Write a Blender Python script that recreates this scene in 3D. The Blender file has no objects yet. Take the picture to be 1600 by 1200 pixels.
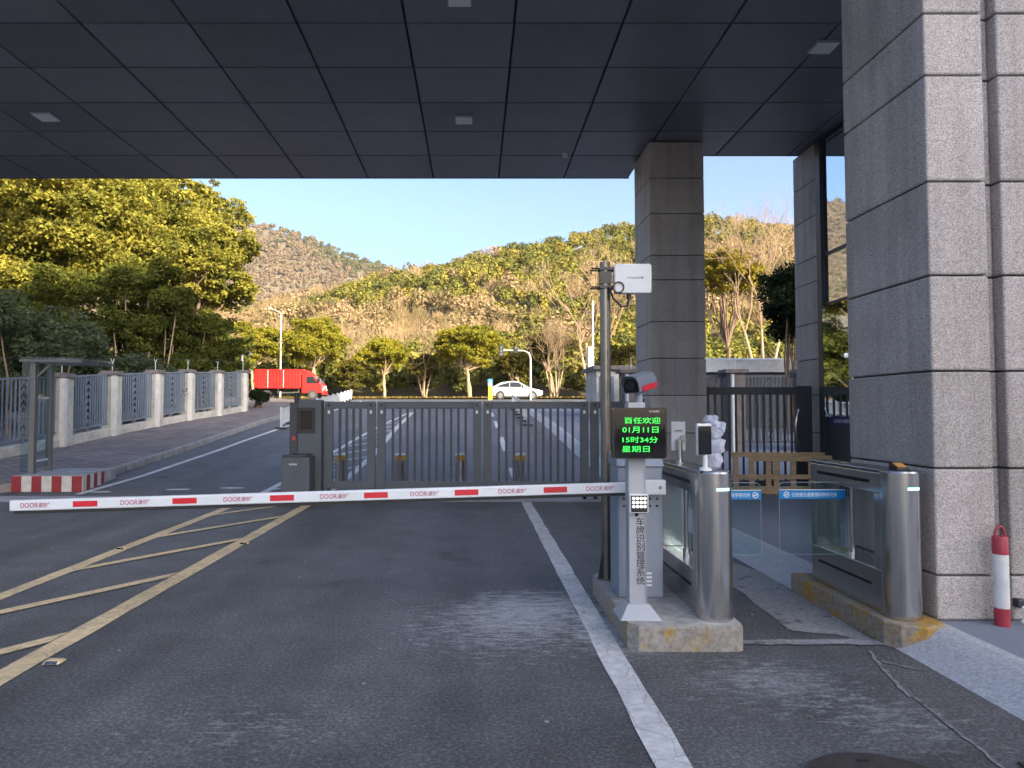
import bpy, bmesh, math, random
import numpy as np
from mathutils import Vector, Matrix
R = math.radians
random.seed(7)
RNG = np.random.default_rng(11)
SC = bpy.context.scene
COL = SC.collection

# ------------------------------------------------------------------ camera
FPX, PPX, PPY, PITCH, CAMH = 1095.0, 742.0, 600.0, R(2.197), 1.6
cam = bpy.data.cameras.new('camera')
cam_o = bpy.data.objects.new('camera', cam); COL.objects.link(cam_o)
cam_o.location = (0, 0, CAMH); cam_o.rotation_euler = (R(90) + PITCH, 0, 0)
cam.sensor_width = 36; cam.lens = FPX / 1600 * 36
cam.shift_x = (800 - PPX) / 1600
cam.clip_start = 0.05; cam.clip_end = 5000
SC.camera = cam_o

# ------------------------------------------------------------------ world, sun, exposure
SUN_EL, SUN_AZ = R(18), R(35)      # azimuth: to the right of straight behind the camera
w = bpy.data.worlds.new('World'); SC.world = w; w.use_nodes = True
nt = w.node_tree; nt.nodes.clear()
sky = nt.nodes.new('ShaderNodeTexSky'); sky.sky_type = 'NISHITA'; sky.sun_disc = False
sky.sun_elevation = SUN_EL; sky.sun_rotation = R(180) - SUN_AZ
sky.air_density = 0.6; sky.dust_density = 5.0; sky.ozone_density = 2.2
bg = nt.nodes.new('ShaderNodeBackground'); bg.inputs['Strength'].default_value = 0.15
wo = nt.nodes.new('ShaderNodeOutputWorld')
nt.links.new(sky.outputs[0], bg.inputs[0]); nt.links.new(bg.outputs[0], wo.inputs[0])
sun = bpy.data.lights.new('sun', 'SUN'); sun.energy = 5.0; sun.angle = R(0.5); sun.color = (1.0, 0.86, 0.64)
sun_o = bpy.data.objects.new('sun', sun); COL.objects.link(sun_o)
LD = Vector((-math.sin(SUN_AZ) * math.cos(SUN_EL), math.cos(SUN_AZ) * math.cos(SUN_EL), -math.sin(SUN_EL)))
sun_o.rotation_euler = LD.to_track_quat('-Z', 'Y').to_euler(); sun_o.location = (40, -40, 60)
SC.view_settings.view_transform = 'Standard'; SC.view_settings.look = 'None'
SC.view_settings.gamma = 1.0; SC.view_settings.exposure = 1.75
SC.view_settings.use_curve_mapping = False
SC.cycles.max_bounces = 6; SC.cycles.transparent_max_bounces = 12
SC.cycles.use_denoising = True

# ------------------------------------------------------------------ pixel helpers (photo pixels, 1600 x 1200)
def ray(px, py):
    u = (px - PPX) / FPX; v = (PPY - py) / FPX
    return u, math.cos(PITCH) - v * math.sin(PITCH), math.sin(PITCH) + v * math.cos(PITCH)
def at(px, py, Y):
    u, yd, zd = ray(px, py); t = Y / yd
    return u * t, CAMH + zd * t

# ------------------------------------------------------------------ ground profile
GY = [-60, 13.2, 16, 21, 23, 26.4, 29.3, 33, 36.5, 45, 57, 70, 90, 140]
GZ = [0, 0, 0.12, 0.46, 0.62, 0.86, 1.05, 1.23, 1.43, 1.88, 2.5, 2.75, 3.0, 3.4]
def gz(y): return float(np.interp(y, GY, GZ))

# ------------------------------------------------------------------ materials
def new_mat(name):
    m = bpy.data.materials.new(name); m.use_nodes = True
    n = m.node_tree.nodes; b = n.get('Principled BSDF')
    return m, n, m.node_tree.links, b
def pmat(name, col, rough=0.6, metal=0.0, var=0.0, vscale=6.0, bump=0.0, bscale=60.0, emit=None, es=0.0, spec=0.5, coords='Object', stretch=None):
    m, n, l, b = new_mat(name)
    b.inputs['Base Color'].default_value = (*col, 1); b.inputs['Roughness'].default_value = rough
    b.inputs['Metallic'].default_value = metal; b.inputs['Specular IOR Level'].default_value = spec
    tc = n.new('ShaderNodeTexCoord'); vec = tc.outputs[coords]
    if stretch:
        mp = n.new('ShaderNodeMapping'); mp.inputs['Scale'].default_value = stretch
        l.new(vec, mp.inputs[0]); vec = mp.outputs[0]
    if var > 0:
        t = n.new('ShaderNodeTexNoise'); t.inputs['Scale'].default_value = vscale; t.inputs['Detail'].default_value = 5
        t.inputs['Roughness'].default_value = 0.65
        l.new(vec, t.inputs['Vector'])
        r = n.new('ShaderNodeMapRange'); r.inputs[1].default_value = 0.3; r.inputs[2].default_value = 0.7
        r.inputs[3].default_value = 1 - var; r.inputs[4].default_value = 1 + var
        l.new(t.outputs[0], r.inputs[0])
        mx = n.new('ShaderNodeMix'); mx.data_type = 'RGBA'; mx.blend_type = 'MULTIPLY'; mx.inputs[0].default_value = 1
        mx.inputs[6].default_value = (*col, 1); l.new(r.outputs[0], mx.inputs[7]); l.new(mx.outputs[2], b.inputs['Base Color'])
        r2 = n.new('ShaderNodeMapRange'); r2.inputs[3].default_value = max(0.02, rough - 0.12); r2.inputs[4].default_value = min(1, rough + 0.12)
        l.new(t.outputs[0], r2.inputs[0]); l.new(r2.outputs[0], b.inputs['Roughness'])
    if bump > 0:
        t2 = n.new('ShaderNodeTexNoise'); t2.inputs['Scale'].default_value = bscale; t2.inputs['Detail'].default_value = 3
        l.new(vec, t2.inputs['Vector'])
        bp = n.new('ShaderNodeBump'); bp.inputs['Strength'].default_value = bump; bp.inputs['Distance'].default_value = 0.01
        l.new(t2.outputs[0], bp.inputs['Height']); l.new(bp.outputs[0], b.inputs['Normal'])
    if emit:
        b.inputs['Emission Color'].default_value = (*emit, 1); b.inputs['Emission Strength'].default_value = es
    return m
def ramp(n, l, src, stops):
    r = n.new('ShaderNodeValToRGB'); e = r.color_ramp.elements
    while len(e) < len(stops): e.new(0.5)
    for i, (p, c) in enumerate(stops):
        e[i].position = p; e[i].color = (*c, 1) if len(c) == 3 else c
    l.new(src, r.inputs[0]); return r
def noise(n, l, vec, scale, detail=4, rough=0.6):
    t = n.new('ShaderNodeTexNoise'); t.inputs['Scale'].default_value = scale; t.inputs['Detail'].default_value = detail
    t.inputs['Roughness'].default_value = rough; l.new(vec, t.inputs['Vector']); return t
def mixc(n, l, fac, a, b, mode='MIX'):
    m = n.new('ShaderNodeMix'); m.data_type = 'RGBA'; m.blend_type = mode
    for s, v in ((0, fac), (6, a), (7, b)):
        if hasattr(v, 'is_linked') or hasattr(v, 'links'): l.new(v, m.inputs[s])
        elif isinstance(v, (int, float)): m.inputs[s].default_value = v
        else: m.inputs[s].default_value = (*v, 1)
    return m.outputs[2]

def asphalt_mat():
    m, n, l, b = new_mat('asphalt'); vec = n.new('ShaderNodeTexCoord').outputs['Object']
    fine = noise(n, l, vec, 44, 5, 0.95); mid = noise(n, l, vec, 2.2, 6, 0.65); big = noise(n, l, vec, 0.35, 4, 0.6)
    base = ramp(n, l, fine.outputs[0], [(0.37, (0.022, 0.023, 0.025)), (0.48, (0.075, 0.077, 0.081)), (0.55, (0.12, 0.122, 0.127)), (0.64, (0.30, 0.302, 0.31))]).outputs[0]
    pm = ramp(n, l, mid.outputs[0], [(0.3, (0.74, 0.74, 0.75)), (0.7, (1.22, 1.22, 1.22))]).outputs[0]
    c = mixc(n, l, 1.0, base, pm, 'MULTIPLY')
    pb = ramp(n, l, big.outputs[0], [(0.35, (0.85, 0.84, 0.83)), (0.65, (1.15, 1.15, 1.17))]).outputs[0]
    c = mixc(n, l, 1.0, c, pb, 'MULTIPLY')
    tk = n.new('ShaderNodeMapping'); tk.inputs['Scale'].default_value = (1.3, 0.07, 1); l.new(vec, tk.inputs[0])
    tr_ = noise(n, l, tk.outputs[0], 1.0, 3, 0.5)
    c = mixc(n, l, 1.0, c, ramp(n, l, tr_.outputs[0], [(0.38, (0.80, 0.80, 0.80)), (0.62, (1.12, 1.12, 1.12))]).outputs[0], 'MULTIPLY')
    oil = noise(n, l, vec, 1.1, 2, 0.5)
    c = mixc(n, l, 1.0, c, ramp(n, l, oil.outputs[0], [(0.24, (0.55, 0.54, 0.53)), (0.32, (1, 1, 1))]).outputs[0], 'MULTIPLY')
    # chalky dust spilt beside the white lane line, and tyre scuffs
    def spot(cx, cy, rx, ry, sc, lo, hi):
        mp = n.new('ShaderNodeMapping'); mp.vector_type = 'POINT'
        mp.inputs['Location'].default_value = (-cx / rx, -cy / ry, 0); mp.inputs['Scale'].default_value = (1 / rx, 1 / ry, 0)
        l.new(vec, mp.inputs[0])
        g = n.new('ShaderNodeTexGradient'); g.gradient_type = 'SPHERICAL'; l.new(mp.outputs[0], g.inputs[0])
        m2 = n.new('ShaderNodeMapping'); m2.inputs['Scale'].default_value = (sc * 0.8, sc * 2.4, sc); l.new(vec, m2.inputs[0])
        t = noise(n, l, m2.outputs[0], 1.0, 8, 0.72)
        mul = n.new('ShaderNodeMath'); mul.operation = 'MULTIPLY_ADD'; l.new(g.outputs[1], mul.inputs[0]); mul.inputs[1].default_value = 0.32; l.new(t.outputs[0], mul.inputs[2])
        lim = n.new('ShaderNodeMath'); lim.operation = 'MULTIPLY'; cl = n.new('ShaderNodeMath'); cl.operation = 'MULTIPLY'; cl.use_clamp = True; cl.inputs[1].default_value = 4.0; l.new(g.outputs[1], cl.inputs[0])
        l.new(ramp(n, l, mul.outputs[0], [(lo, (0, 0, 0)), (hi, (1, 1, 1))]).outputs[0], lim.inputs[0]); l.new(cl.outputs[0], lim.inputs[1])
        return lim.outputs[0]
    for (cx, cy, rx, ry, sc, lo, hi, s) in ((0.50, 5.75, 0.85, 0.75, 6.5, 0.54, 0.80, 1.0), (0.25, 5.3, 1.5, 1.3, 9.0, 0.66, 0.84, 0.7), (1.75, 4.2, 0.9, 0.8, 9, 0.66, 0.86, 0.55),
                                             (0.98, 5.1, 0.35, 0.6, 9, 0.52, 0.78, 0.9), (-1.2, 3.6, 2.4, 1.3, 11, 0.80, 0.88, 0.4), (2.2, 3.7, 1.0, 0.8, 9, 0.72, 0.86, 0.4)):
        f = spot(cx, cy, rx, ry, sc, lo, hi)
        fm = n.new('ShaderNodeMath'); fm.operation = 'MULTIPLY'; l.new(f, fm.inputs[0]); fm.inputs[1].default_value = s
        gate = ramp(n, l, fine.outputs[0], [(0.38, (0.25, 0.25, 0.25)), (0.6, (1, 1, 1))]).outputs[0]
        f2 = n.new('ShaderNodeMath'); f2.operation = 'MULTIPLY'; l.new(fm.outputs[0], f2.inputs[0]); l.new(gate, f2.inputs[1])
        c = mixc(n, l, f2.outputs[0], c, (0.52, 0.54, 0.57))
    # sparse pale flecks
    vo = n.new('ShaderNodeTexVoronoi'); vo.inputs['Scale'].default_value = 3.0; l.new(vec, vo.inputs['Vector'])
    fl = ramp(n, l, vo.outputs['Distance'], [(0.03, (1, 1, 1)), (0.05, (0, 0, 0))]).outputs[0]
    c = mixc(n, l, fl, c, (0.35, 0.36, 0.38))
    l.new(c, b.inputs['Base Color']); b.inputs['Roughness'].default_value = 0.62; b.inputs['Specular IOR Level'].default_value = 0.5
    bp = n.new('ShaderNodeBump'); bp.inputs['Strength'].default_value = 0.55; bp.inputs['Distance'].default_value = 0.006
    l.new(fine.outputs[0], bp.inputs['Height']); l.new(bp.outputs[0], b.inputs['Normal'])
    return m
def paint_mat(name, col, worn, lo=0.42, hi=0.62):
    m, n, l, b = new_mat(name); vec = n.new('ShaderNodeTexCoord').outputs['Object']
    a = noise(n, l, vec, 14, 8, 0.75); d = noise(n, l, vec, 1.6, 5, 0.6)
    vo = n.new('ShaderNodeTexVoronoi'); vo.feature = 'DISTANCE_TO_EDGE'; vo.inputs['Scale'].default_value = 5.5
    wv = noise(n, l, vec, 4, 4, 0.6)
    ad = n.new('ShaderNodeMix'); ad.data_type = 'VECTOR'; ad.inputs[0].default_value = 0.12; l.new(vec, ad.inputs[4]); l.new(wv.outputs[1], ad.inputs[5])
    l.new(ad.outputs[1], vo.inputs['Vector'])
    crack = ramp(n, l, vo.outputs['Distance'], [(0.008, (1, 1, 1)), (0.022, (0, 0, 0))]).outputs[0]
    tint = ramp(n, l, d.outputs[0], [(0.35, tuple(x * 0.82 for x in col)), (0.65, tuple(min(1, x * 1.1) for x in col))]).outputs[0]
    f = ramp(n, l, a.outputs[0], [(lo, (1, 1, 1)), (hi, (0, 0, 0))]).outputs[0]
    fm = n.new('ShaderNodeMath'); fm.operation = 'MULTIPLY'; l.new(f, fm.inputs[0]); fm.inputs[1].default_value = worn
    c = mixc(n, l, fm.outputs[0], tint, (0.09, 0.09, 0.095))
    cm = n.new('ShaderNodeMath'); cm.operation = 'MULTIPLY'; l.new(crack, cm.inputs[0]); cm.inputs[1].default_value = 0.4
    c = mixc(n, l, cm.outputs[0], c, (0.07, 0.07, 0.075))
    l.new(c, b.inputs['Base Color']); b.inputs['Roughness'].default_value = 0.7
    return m
def granite_mat(name, dark, mid, light, scale=105):
    m, n, l, b = new_mat(name); tc = n.new('ShaderNodeTexCoord'); oi = n.new('ShaderNodeObjectInfo')
    vec = tc.outputs['Object']
    vo = n.new('ShaderNodeTexVoronoi'); vo.inputs['Scale'].default_value = scale * 1.6; l.new(vec, vo.inputs['Vector'])
    sp = n.new('ShaderNodeSeparateColor'); l.new(vo.outputs['Color'], sp.inputs[0])
    s2 = noise(n, l, vec, scale * 1.1, 2, 0.8); g = noise(n, l, vec, 1.3, 5, 0.65)
    s = n.new('ShaderNodeMix'); s.data_type = 'FLOAT'; s.inputs[0].default_value = 0.42; l.new(s2.outputs[0], s.inputs[2]); l.new(sp.outputs[0], s.inputs[3])
    base = ramp(n, l, s.outputs[0], [(0.22, dark), (0.46, mid), (0.74, light)]).outputs[0]
    st = ramp(n, l, g.outputs[0], [(0.3, (0.86, 0.85, 0.84)), (0.7, (1.1, 1.1, 1.1))]).outputs[0]
    c = mixc(n, l, 1.0, base, st, 'MULTIPLY')
    mpv = n.new('ShaderNodeMapping'); mpv.inputs['Scale'].default_value = (5, 5, 0.35); l.new(vec, mpv.inputs[0])
    sv = noise(n, l, mpv.outputs[0], 1.0, 5, 0.6)
    c = mixc(n, l, 1.0, c, ramp(n, l, sv.outputs[0], [(0.33, (0.80, 0.79, 0.77)), (0.55, (1.03, 1.03, 1.03))]).outputs[0], 'MULTIPLY')
    rr = n.new('ShaderNodeMapRange'); rr.inputs[3].default_value = 0.84; rr.inputs[4].default_value = 1.08
    l.new(oi.outputs['Random'], rr.inputs[0])
    c = mixc(n, l, 1.0, c, rr.outputs[0], 'MULTIPLY')
    l.new(c, b.inputs['Base Color']); b.inputs['Roughness'].default_value = 0.62; b.inputs['Specular IOR Level'].default_value = 0.4
    bp = n.new('ShaderNodeBump'); bp.inputs['Strength'].default_value = 0.3; bp.inputs['Distance'].default_value = 0.004
    l.new(s.outputs[0], bp.inputs['Height']); l.new(bp.outputs[0], b.inputs['Normal'])
    return m
def stained_mat(name, conc, stain, lo, hi, scale=5.0):
    m, n, l, b = new_mat(name); vec = n.new('ShaderNodeTexCoord').outputs['Object']
    a = noise(n, l, vec, scale, 8, 0.72); d = noise(n, l, vec, 26, 6, 0.7)
    c0 = ramp(n, l, d.outputs[0], [(0.3, tuple(x * 0.55 for x in conc)), (0.55, conc), (0.75, tuple(min(1, x * 1.3) for x in conc))]).outputs[0]
    s0 = ramp(n, l, d.outputs[0], [(0.3, tuple(x * 0.6 for x in stain)), (0.7, stain)]).outputs[0]
    f = ramp(n, l, a.outputs[0], [(lo, (0, 0, 0)), (hi, (1, 1, 1))]).outputs[0]
    l.new(mixc(n, l, f, c0, s0), b.inputs['Base Color']); b.inputs['Roughness'].default_value = 0.85
    bp = n.new('ShaderNodeBump'); bp.inputs['Strength'].default_value = 0.5; bp.inputs['Distance'].default_value = 0.01
    l.new(d.outputs[0], bp.inputs['Height']); l.new(bp.outputs[0], b.inputs['Normal'])
    return m
def leaf_mat(name, stops, scale=0.8, trans=0.35, attr=None):
    m, n, l, b = new_mat(name); n.remove(b); out = n.get('Material Output')
    tc = n.new('ShaderNodeTexCoord')
    if attr:
        at_ = n.new('ShaderNodeAttribute'); at_.attribute_name = attr; src = at_.outputs['Fac']
    else:
        a = noise(n, l, tc.outputs['Object'], scale, 4, 0.65); src = a.outputs[0]
    c = ramp(n, l, src, stops).outputs[0]
    hf = noise(n, l, tc.outputs['Object'], 9 if not attr else 1.2, 2, 0.6)
    v = ramp(n, l, hf.outputs[0], [(0.3, (0.7, 0.7, 0.7)), (0.7, (1.3, 1.3, 1.3))]).outputs[0]
    c = mixc(n, l, 1.0, c, v, 'MULTIPLY')
    d = n.new('ShaderNodeBsdfDiffuse'); t = n.new('ShaderNodeBsdfTranslucent'); l.new(c, d.inputs[0])
    tc2 = mixc(n, l, 1.0, c, (1.25, 1.15, 0.5), 'MULTIPLY'); l.new(tc2, t.inputs[0])
    ms = n.new('ShaderNodeMixShader'); ms.inputs[0].default_value = trans
    l.new(d.outputs[0], ms.inputs[1]); l.new(t.outputs[0], ms.inputs[2]); l.new(ms.outputs[0], out.inputs[0])
    return m
def glass_mat(name, tint=(0.9, 0.95, 0.95), mixf=0.14, rough=0.02):
    m, n, l, b = new_mat(name); n.remove(b); out = n.get('Material Output')
    tr = n.new('ShaderNodeBsdfTransparent'); tr.inputs[0].default_value = (*tint, 1)
    gl = n.new('ShaderNodeBsdfGlossy'); gl.inputs['Roughness'].default_value = rough
    lw = n.new('ShaderNodeLayerWeight'); lw.inputs[0].default_value = 0.5
    pw = n.new('ShaderNodeMath'); pw.operation = 'POWER'; l.new(lw.outputs['Facing'], pw.inputs[0]); pw.inputs[1].default_value = 4.0
    ad = n.new('ShaderNodeMath'); ad.operation = 'MULTIPLY_ADD'; l.new(pw.outputs[0], ad.inputs[0]); ad.inputs[1].default_value = 0.8; ad.inputs[2].default_value = mixf * 0.5
    ms = n.new('ShaderNodeMixShader'); l.new(ad.outputs[0], ms.inputs[0]); l.new(tr.outputs[0], ms.inputs[1]); l.new(gl.outputs[0], ms.inputs[2])
    l.new(ms.outputs[0], out.inputs[0]); return m
def paver_mat():
    m, n, l, b = new_mat('brick_paving'); tc = n.new('ShaderNodeTexCoord')
    br = n.new('ShaderNodeTexBrick'); br.inputs['Scale'].default_value = 1.0; br.inputs['Brick Width'].default_value = 0.3; br.inputs['Row Height'].default_value = 0.15
    br.inputs['Mortar Size'].default_value = 0.014; br.inputs['Color1'].default_value = (0.27, 0.215, 0.20, 1); br.inputs['Color2'].default_value = (0.16, 0.14, 0.14, 1)
    br.inputs['Mortar'].default_value = (0.06, 0.06, 0.06, 1); l.new(tc.outputs['Object'], br.inputs['Vector'])
    g = noise(n, l, tc.outputs['Object'], 0.8, 6, 0.65)
    st = ramp(n, l, g.outputs[0], [(0.3, (0.7, 0.7, 0.7)), (0.7, (1.25, 1.25, 1.25))]).outputs[0]
    l.new(mixc(n, l, 1.0, br.outputs[0], st, 'MULTIPLY'), b.inputs['Base Color']); b.inputs['Roughness'].default_value = 0.85
    bp = n.new('ShaderNodeBump'); bp.inputs['Strength'].default_value = 0.5; bp.inputs['Distance'].default_value = 0.01; bp.invert = True
    l.new(br.outputs['Fac'], bp.inputs['Height']); l.new(bp.outputs[0], b.inputs['Normal'])
    return m
def steel_mat():
    m, n, l, b = new_mat('brushed_steel'); tc = n.new('ShaderNodeTexCoord')
    mp = n.new('ShaderNodeMapping'); mp.inputs['Scale'].default_value = (160, 160, 2); l.new(tc.outputs['Object'], mp.inputs[0])
    t = noise(n, l, mp.outputs[0], 1.0, 3, 0.6)
    c = ramp(n, l, t.outputs[0], [(0.3, (0.50, 0.49, 0.47)), (0.7, (0.66, 0.65, 0.63))]).outputs[0]
    l.new(c, b.inputs['Base Color']); b.inputs['Metallic'].default_value = 1; b.inputs['Roughness'].default_value = 0.3
    g = noise(n, l, tc.outputs['Object'], 5, 5, 0.6)
    rr = n.new('ShaderNodeMapRange'); rr.inputs[3].default_value = 0.16; rr.inputs[4].default_value = 0.30; l.new(g.outputs[0], rr.inputs[0]); l.new(rr.outputs[0], b.inputs['Roughness'])
    b.inputs['Anisotropic'].default_value = 0.5
    return m

M = {}
M['asphalt'] = asphalt_mat()
M['white_line'] = paint_mat('white_road_paint', (0.68, 0.69, 0.70), 0.28)
M['yellow_line'] = paint_mat('yellow_road_paint', (0.78, 0.60, 0.34), 0.32)
M['granite'] = granite_mat('granite_flamed', (0.18, 0.160, 0.150), (0.385, 0.352, 0.335), (0.60, 0.555, 0.535))
M['granite_far_lifted'] = granite_mat('granite_brown_grey_lifted', (0.27, 0.24, 0.215), (0.48, 0.435, 0.40), (0.62, 0.575, 0.53))  # same stone as the other columns, colour lightened to offset the canopy's shade
M['joint'] = pmat('dark_joint', (0.055, 0.052, 0.05), 0.9)
M['panel'] = pmat('canopy_aluminium', (0.17, 0.17, 0.20), 0.42, 0.0, var=0.12, vscale=0.9, spec=0.5)
def panel_mat():
    m, n, l, b = new_mat('canopy_aluminium'); oi = n.new('ShaderNodeObjectInfo'); tc = n.new('ShaderNodeTexCoord')
    r = ramp(n, l, oi.outputs['Random'], [(0, (0.145, 0.147, 0.175)), (1, (0.205, 0.205, 0.238))]).outputs[0]
    g = noise(n, l, tc.outputs['Object'], 1.6, 5, 0.65)
    c = mixc(n, l, 1.0, r, ramp(n, l, g.outputs[0], [(0.3, (0.88, 0.88, 0.88)), (0.7, (1.1, 1.1, 1.1))]).outputs[0], 'MULTIPLY')
    l.new(c, b.inputs['Base Color']); b.inputs['Roughness'].default_value = 0.38
    w_ = noise(n, l, tc.outputs['Object'], 0.9, 1, 0.4); bp = n.new('ShaderNodeBump'); bp.inputs['Strength'].default_value = 0.35; bp.inputs['Distance'].default_value = 0.02
    l.new(w_.outputs[0], bp.inputs['Height']); l.new(bp.outputs[0], b.inputs['Normal'])
    return m
M['panel'] = panel_mat()
M['canopy_body'] = pmat('canopy_cladding', (0.10, 0.10, 0.115), 0.6)
M['lamp_lens'] = pmat('frosted_lamp_lens', (0.9, 0.9, 0.88), 0.5)
M['concrete'] = pmat('concrete', (0.30, 0.30, 0.31), 0.85, var=0.25, vscale=3, bump=0.4, bscale=60)
M['ramp'] = pmat('granite_ramp', (0.42, 0.43, 0.455), 0.8, var=0.28, vscale=45, bump=0.4, bscale=120)
M['pave'] = pmat('grey_pavement', (0.19, 0.21, 0.255), 0.8, var=0.25, vscale=60, bump=0.3, bscale=120)
M['paver'] = paver_mat()
M['kerb'] = pmat('kerb_stone', (0.27, 0.26, 0.25), 0.8, var=0.3, vscale=4, bump=0.4, bscale=40)
M['island'] = stained_mat('island_yellow_worn', (0.28, 0.26, 0.23), (0.42, 0.26, 0.05), 0.52, 0.66, 6)
M['island2'] = stained_mat('kerb_yellow_worn', (0.27, 0.24, 0.19), (0.44, 0.25, 0.04), 0.47, 0.62, 5)
M['island_top'] = pmat('island_top_concrete', (0.36, 0.345, 0.33), 0.85, var=0.35, vscale=9, bump=0.4, bscale=50)
M['steel'] = steel_mat()
M['steel_dark'] = pmat('steel_top_plate', (0.30, 0.31, 0.33), 0.25, 1.0, var=0.12, vscale=5)
M['chrome'] = pmat('polished_steel', (0.6, 0.6, 0.6), 0.12, 1.0)
M['black'] = pmat('black_plastic', (0.012, 0.012, 0.013), 0.35)
M['rubber'] = pmat('black_rubber', (0.02, 0.02, 0.02), 0.7)
M['screen'] = pmat('black_screen', (0.006, 0.006, 0.007), 0.06)
M['cab_grey'] = pmat('grey_powder_coat', (0.25, 0.29, 0.35), 0.42, 0.15, var=0.07, vscale=4)
M['post_grey'] = pmat('light_grey_powder_coat', (0.36, 0.38, 0.41), 0.42, 0.1, var=0.06, vscale=5)
M['boom'] = pmat('boom_aluminium', (0.66, 0.70, 0.74), 0.35, 0.1, var=0.05, vscale=3)
M['red'] = pmat('red_reflective', (0.55, 0.015, 0.03), 0.4)
M['crimson'] = pmat('crimson_print', (0.40, 0.03, 0.12), 0.5)
M['gate'] = pmat('gate_grey', (0.078, 0.09, 0.106), 0.45, 0.2, var=0.1, vscale=3)
M['gate_dark'] = pmat('gate_bar_dark', (0.045, 0.05, 0.06), 0.45, 0.2)
M['bronze'] = pmat('pole_bronze', (0.20, 0.185, 0.16), 0.33, 0.9, var=0.2, vscale=4)
M['white'] = pmat('white_plastic', (0.66, 0.68, 0.69), 0.4, var=0.05, vscale=3)
M['white_paint'] = pmat('white_paint_worn', (0.60, 0.60, 0.58), 0.6, var=0.15, vscale=5)
M['grey_print'] = pmat('dark_grey_print', (0.05, 0.06, 0.06), 0.6)
M['ink'] = pmat('black_ink', (0.01, 0.01, 0.012), 0.6)
M['green_led'] = pmat('green_led', (0.02, 0.3, 0.04), 0.5, emit=(0.03, 0.85, 0.08), es=0.6)
M['cyan_led'] = pmat('cyan_led', (0.4, 0.8, 0.7), 0.5, emit=(0.45, 1.0, 0.85), es=0.45)
M['white_led'] = pmat('white_led', (0.8, 0.8, 0.75), 0.4, emit=(1, 0.98, 0.9), es=0.35)
M['glass'] = glass_mat('clear_glass', (0.86, 0.93, 0.94), 0.10)
M['shelter_glass'] = glass_mat('dusty_shelter_glass', (0.78, 0.86, 0.87), 0.12, 0.05)
M['mirror_glass'] = pmat('coated_glass', (0.55, 0.62, 0.68), 0.02, 1.0)
M['blue'] = pmat('blue_film', (0.0, 0.20, 0.50), 0.4)
M['navy'] = pmat('navy_film', (0.03, 0.05, 0.16), 0.5)
M['charcoal'] = pmat('charcoal_panel', (0.05, 0.052, 0.06), 0.5)
M['text_white'] = pmat('white_print', (0.8, 0.8, 0.8), 0.6)
M['fence'] = pmat('fence_blue_grey', (0.17, 0.21, 0.26), 0.45, 0.1, var=0.08, vscale=2)
M['plaster'] = pmat('weathered_plaster', (0.50, 0.47, 0.405), 0.85, var=0.3, vscale=2.2, bump=0.3, bscale=20)
M['plaster_white'] = pmat('white_plaster', (0.66, 0.64, 0.58), 0.85, var=0.15, vscale=3)
M['cap'] = pmat('pillar_cap_stone', (0.17, 0.15, 0.14), 0.85, var=0.3, vscale=6)
M['kerb_red'] = pmat('kerb_red_paint', (0.24, 0.018, 0.022), 0.6, var=0.2, vscale=6)
M['kerb_white'] = pmat('kerb_white_paint', (0.50, 0.49, 0.45), 0.6, var=0.2, vscale=6)
M['bollard_yellow'] = pmat('bollard_yellow_band', (0.50, 0.27, 0.02), 0.45)
M['bollard_red'] = pmat('bollard_red', (0.33, 0.03, 0.05), 0.45, var=0.12, vscale=9)
M['wood'] = pmat('pallet_wood', (0.46, 0.33, 0.19), 0.8, var=0.3, vscale=3, stretch=(2, 12, 12), bump=0.3, bscale=8)
M['iron'] = pmat('cast_iron', (0.05, 0.042, 0.038), 0.7, 0.3, var=0.3, vscale=12, bump=0.6, bscale=110)
M['truck_red'] = pmat('truck_red_paint', (0.40, 0.014, 0.012), 0.4, var=0.15, vscale=2)
M['car_white'] = pmat('car_white_paint', (0.50, 0.50, 0.52), 0.22, 0.0, spec=0.6)
M['window'] = pmat('dark_window', (0.02, 0.024, 0.028), 0.05)
M['windscreen'] = pmat('windscreen', (0.16, 0.19, 0.2), 0.06)
M['tyre'] = pmat('tyre', (0.025, 0.025, 0.025), 0.8)
M['rim'] = pmat('wheel_rim', (0.16, 0.155, 0.15), 0.4, 0.6)
M['headlight'] = pmat('headlight', (0.7, 0.7, 0.68), 0.1)
M['bark'] = pmat('bark', (0.15, 0.10, 0.065), 0.9, var=0.35, vscale=6, bump=0.6, bscale=14)
M['bark_pale'] = pmat('pale_bark', (0.30, 0.22, 0.14), 0.9, var=0.3, vscale=5, bump=0.5, bscale=14)
M['leaf_camphor'] = leaf_mat('camphor_leaves', [(0.36, (0.11, 0.12, 0.028)), (0.5, (0.235, 0.225, 0.045)), (0.62, (0.35, 0.315, 0.06))], 0.7, 0.42)
M['leaf_street'] = leaf_mat('street_tree_leaves', [(0.34, (0.15, 0.155, 0.025)), (0.5, (0.25, 0.235, 0.03)), (0.66, (0.33, 0.29, 0.035))], 0.6, 0.42)
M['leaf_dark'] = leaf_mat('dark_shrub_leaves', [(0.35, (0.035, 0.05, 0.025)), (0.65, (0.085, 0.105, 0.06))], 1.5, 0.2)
M['leaf_bamboo_shade'] = leaf_mat('bamboo_shade_leaves', [(0.35, (0.045, 0.06, 0.012)), (0.65, (0.11, 0.115, 0.025))], 1.0, 0.3)  # bamboo leaves, also the dark olive painted as shade beneath the camphor
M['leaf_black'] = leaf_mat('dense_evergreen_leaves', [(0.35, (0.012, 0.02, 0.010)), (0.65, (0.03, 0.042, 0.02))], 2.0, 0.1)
M['leaf_gold'] = leaf_mat('golden_leaves', [(0.35, (0.20, 0.17, 0.02)), (0.65, (0.34, 0.28, 0.03))], 0.8)
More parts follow.
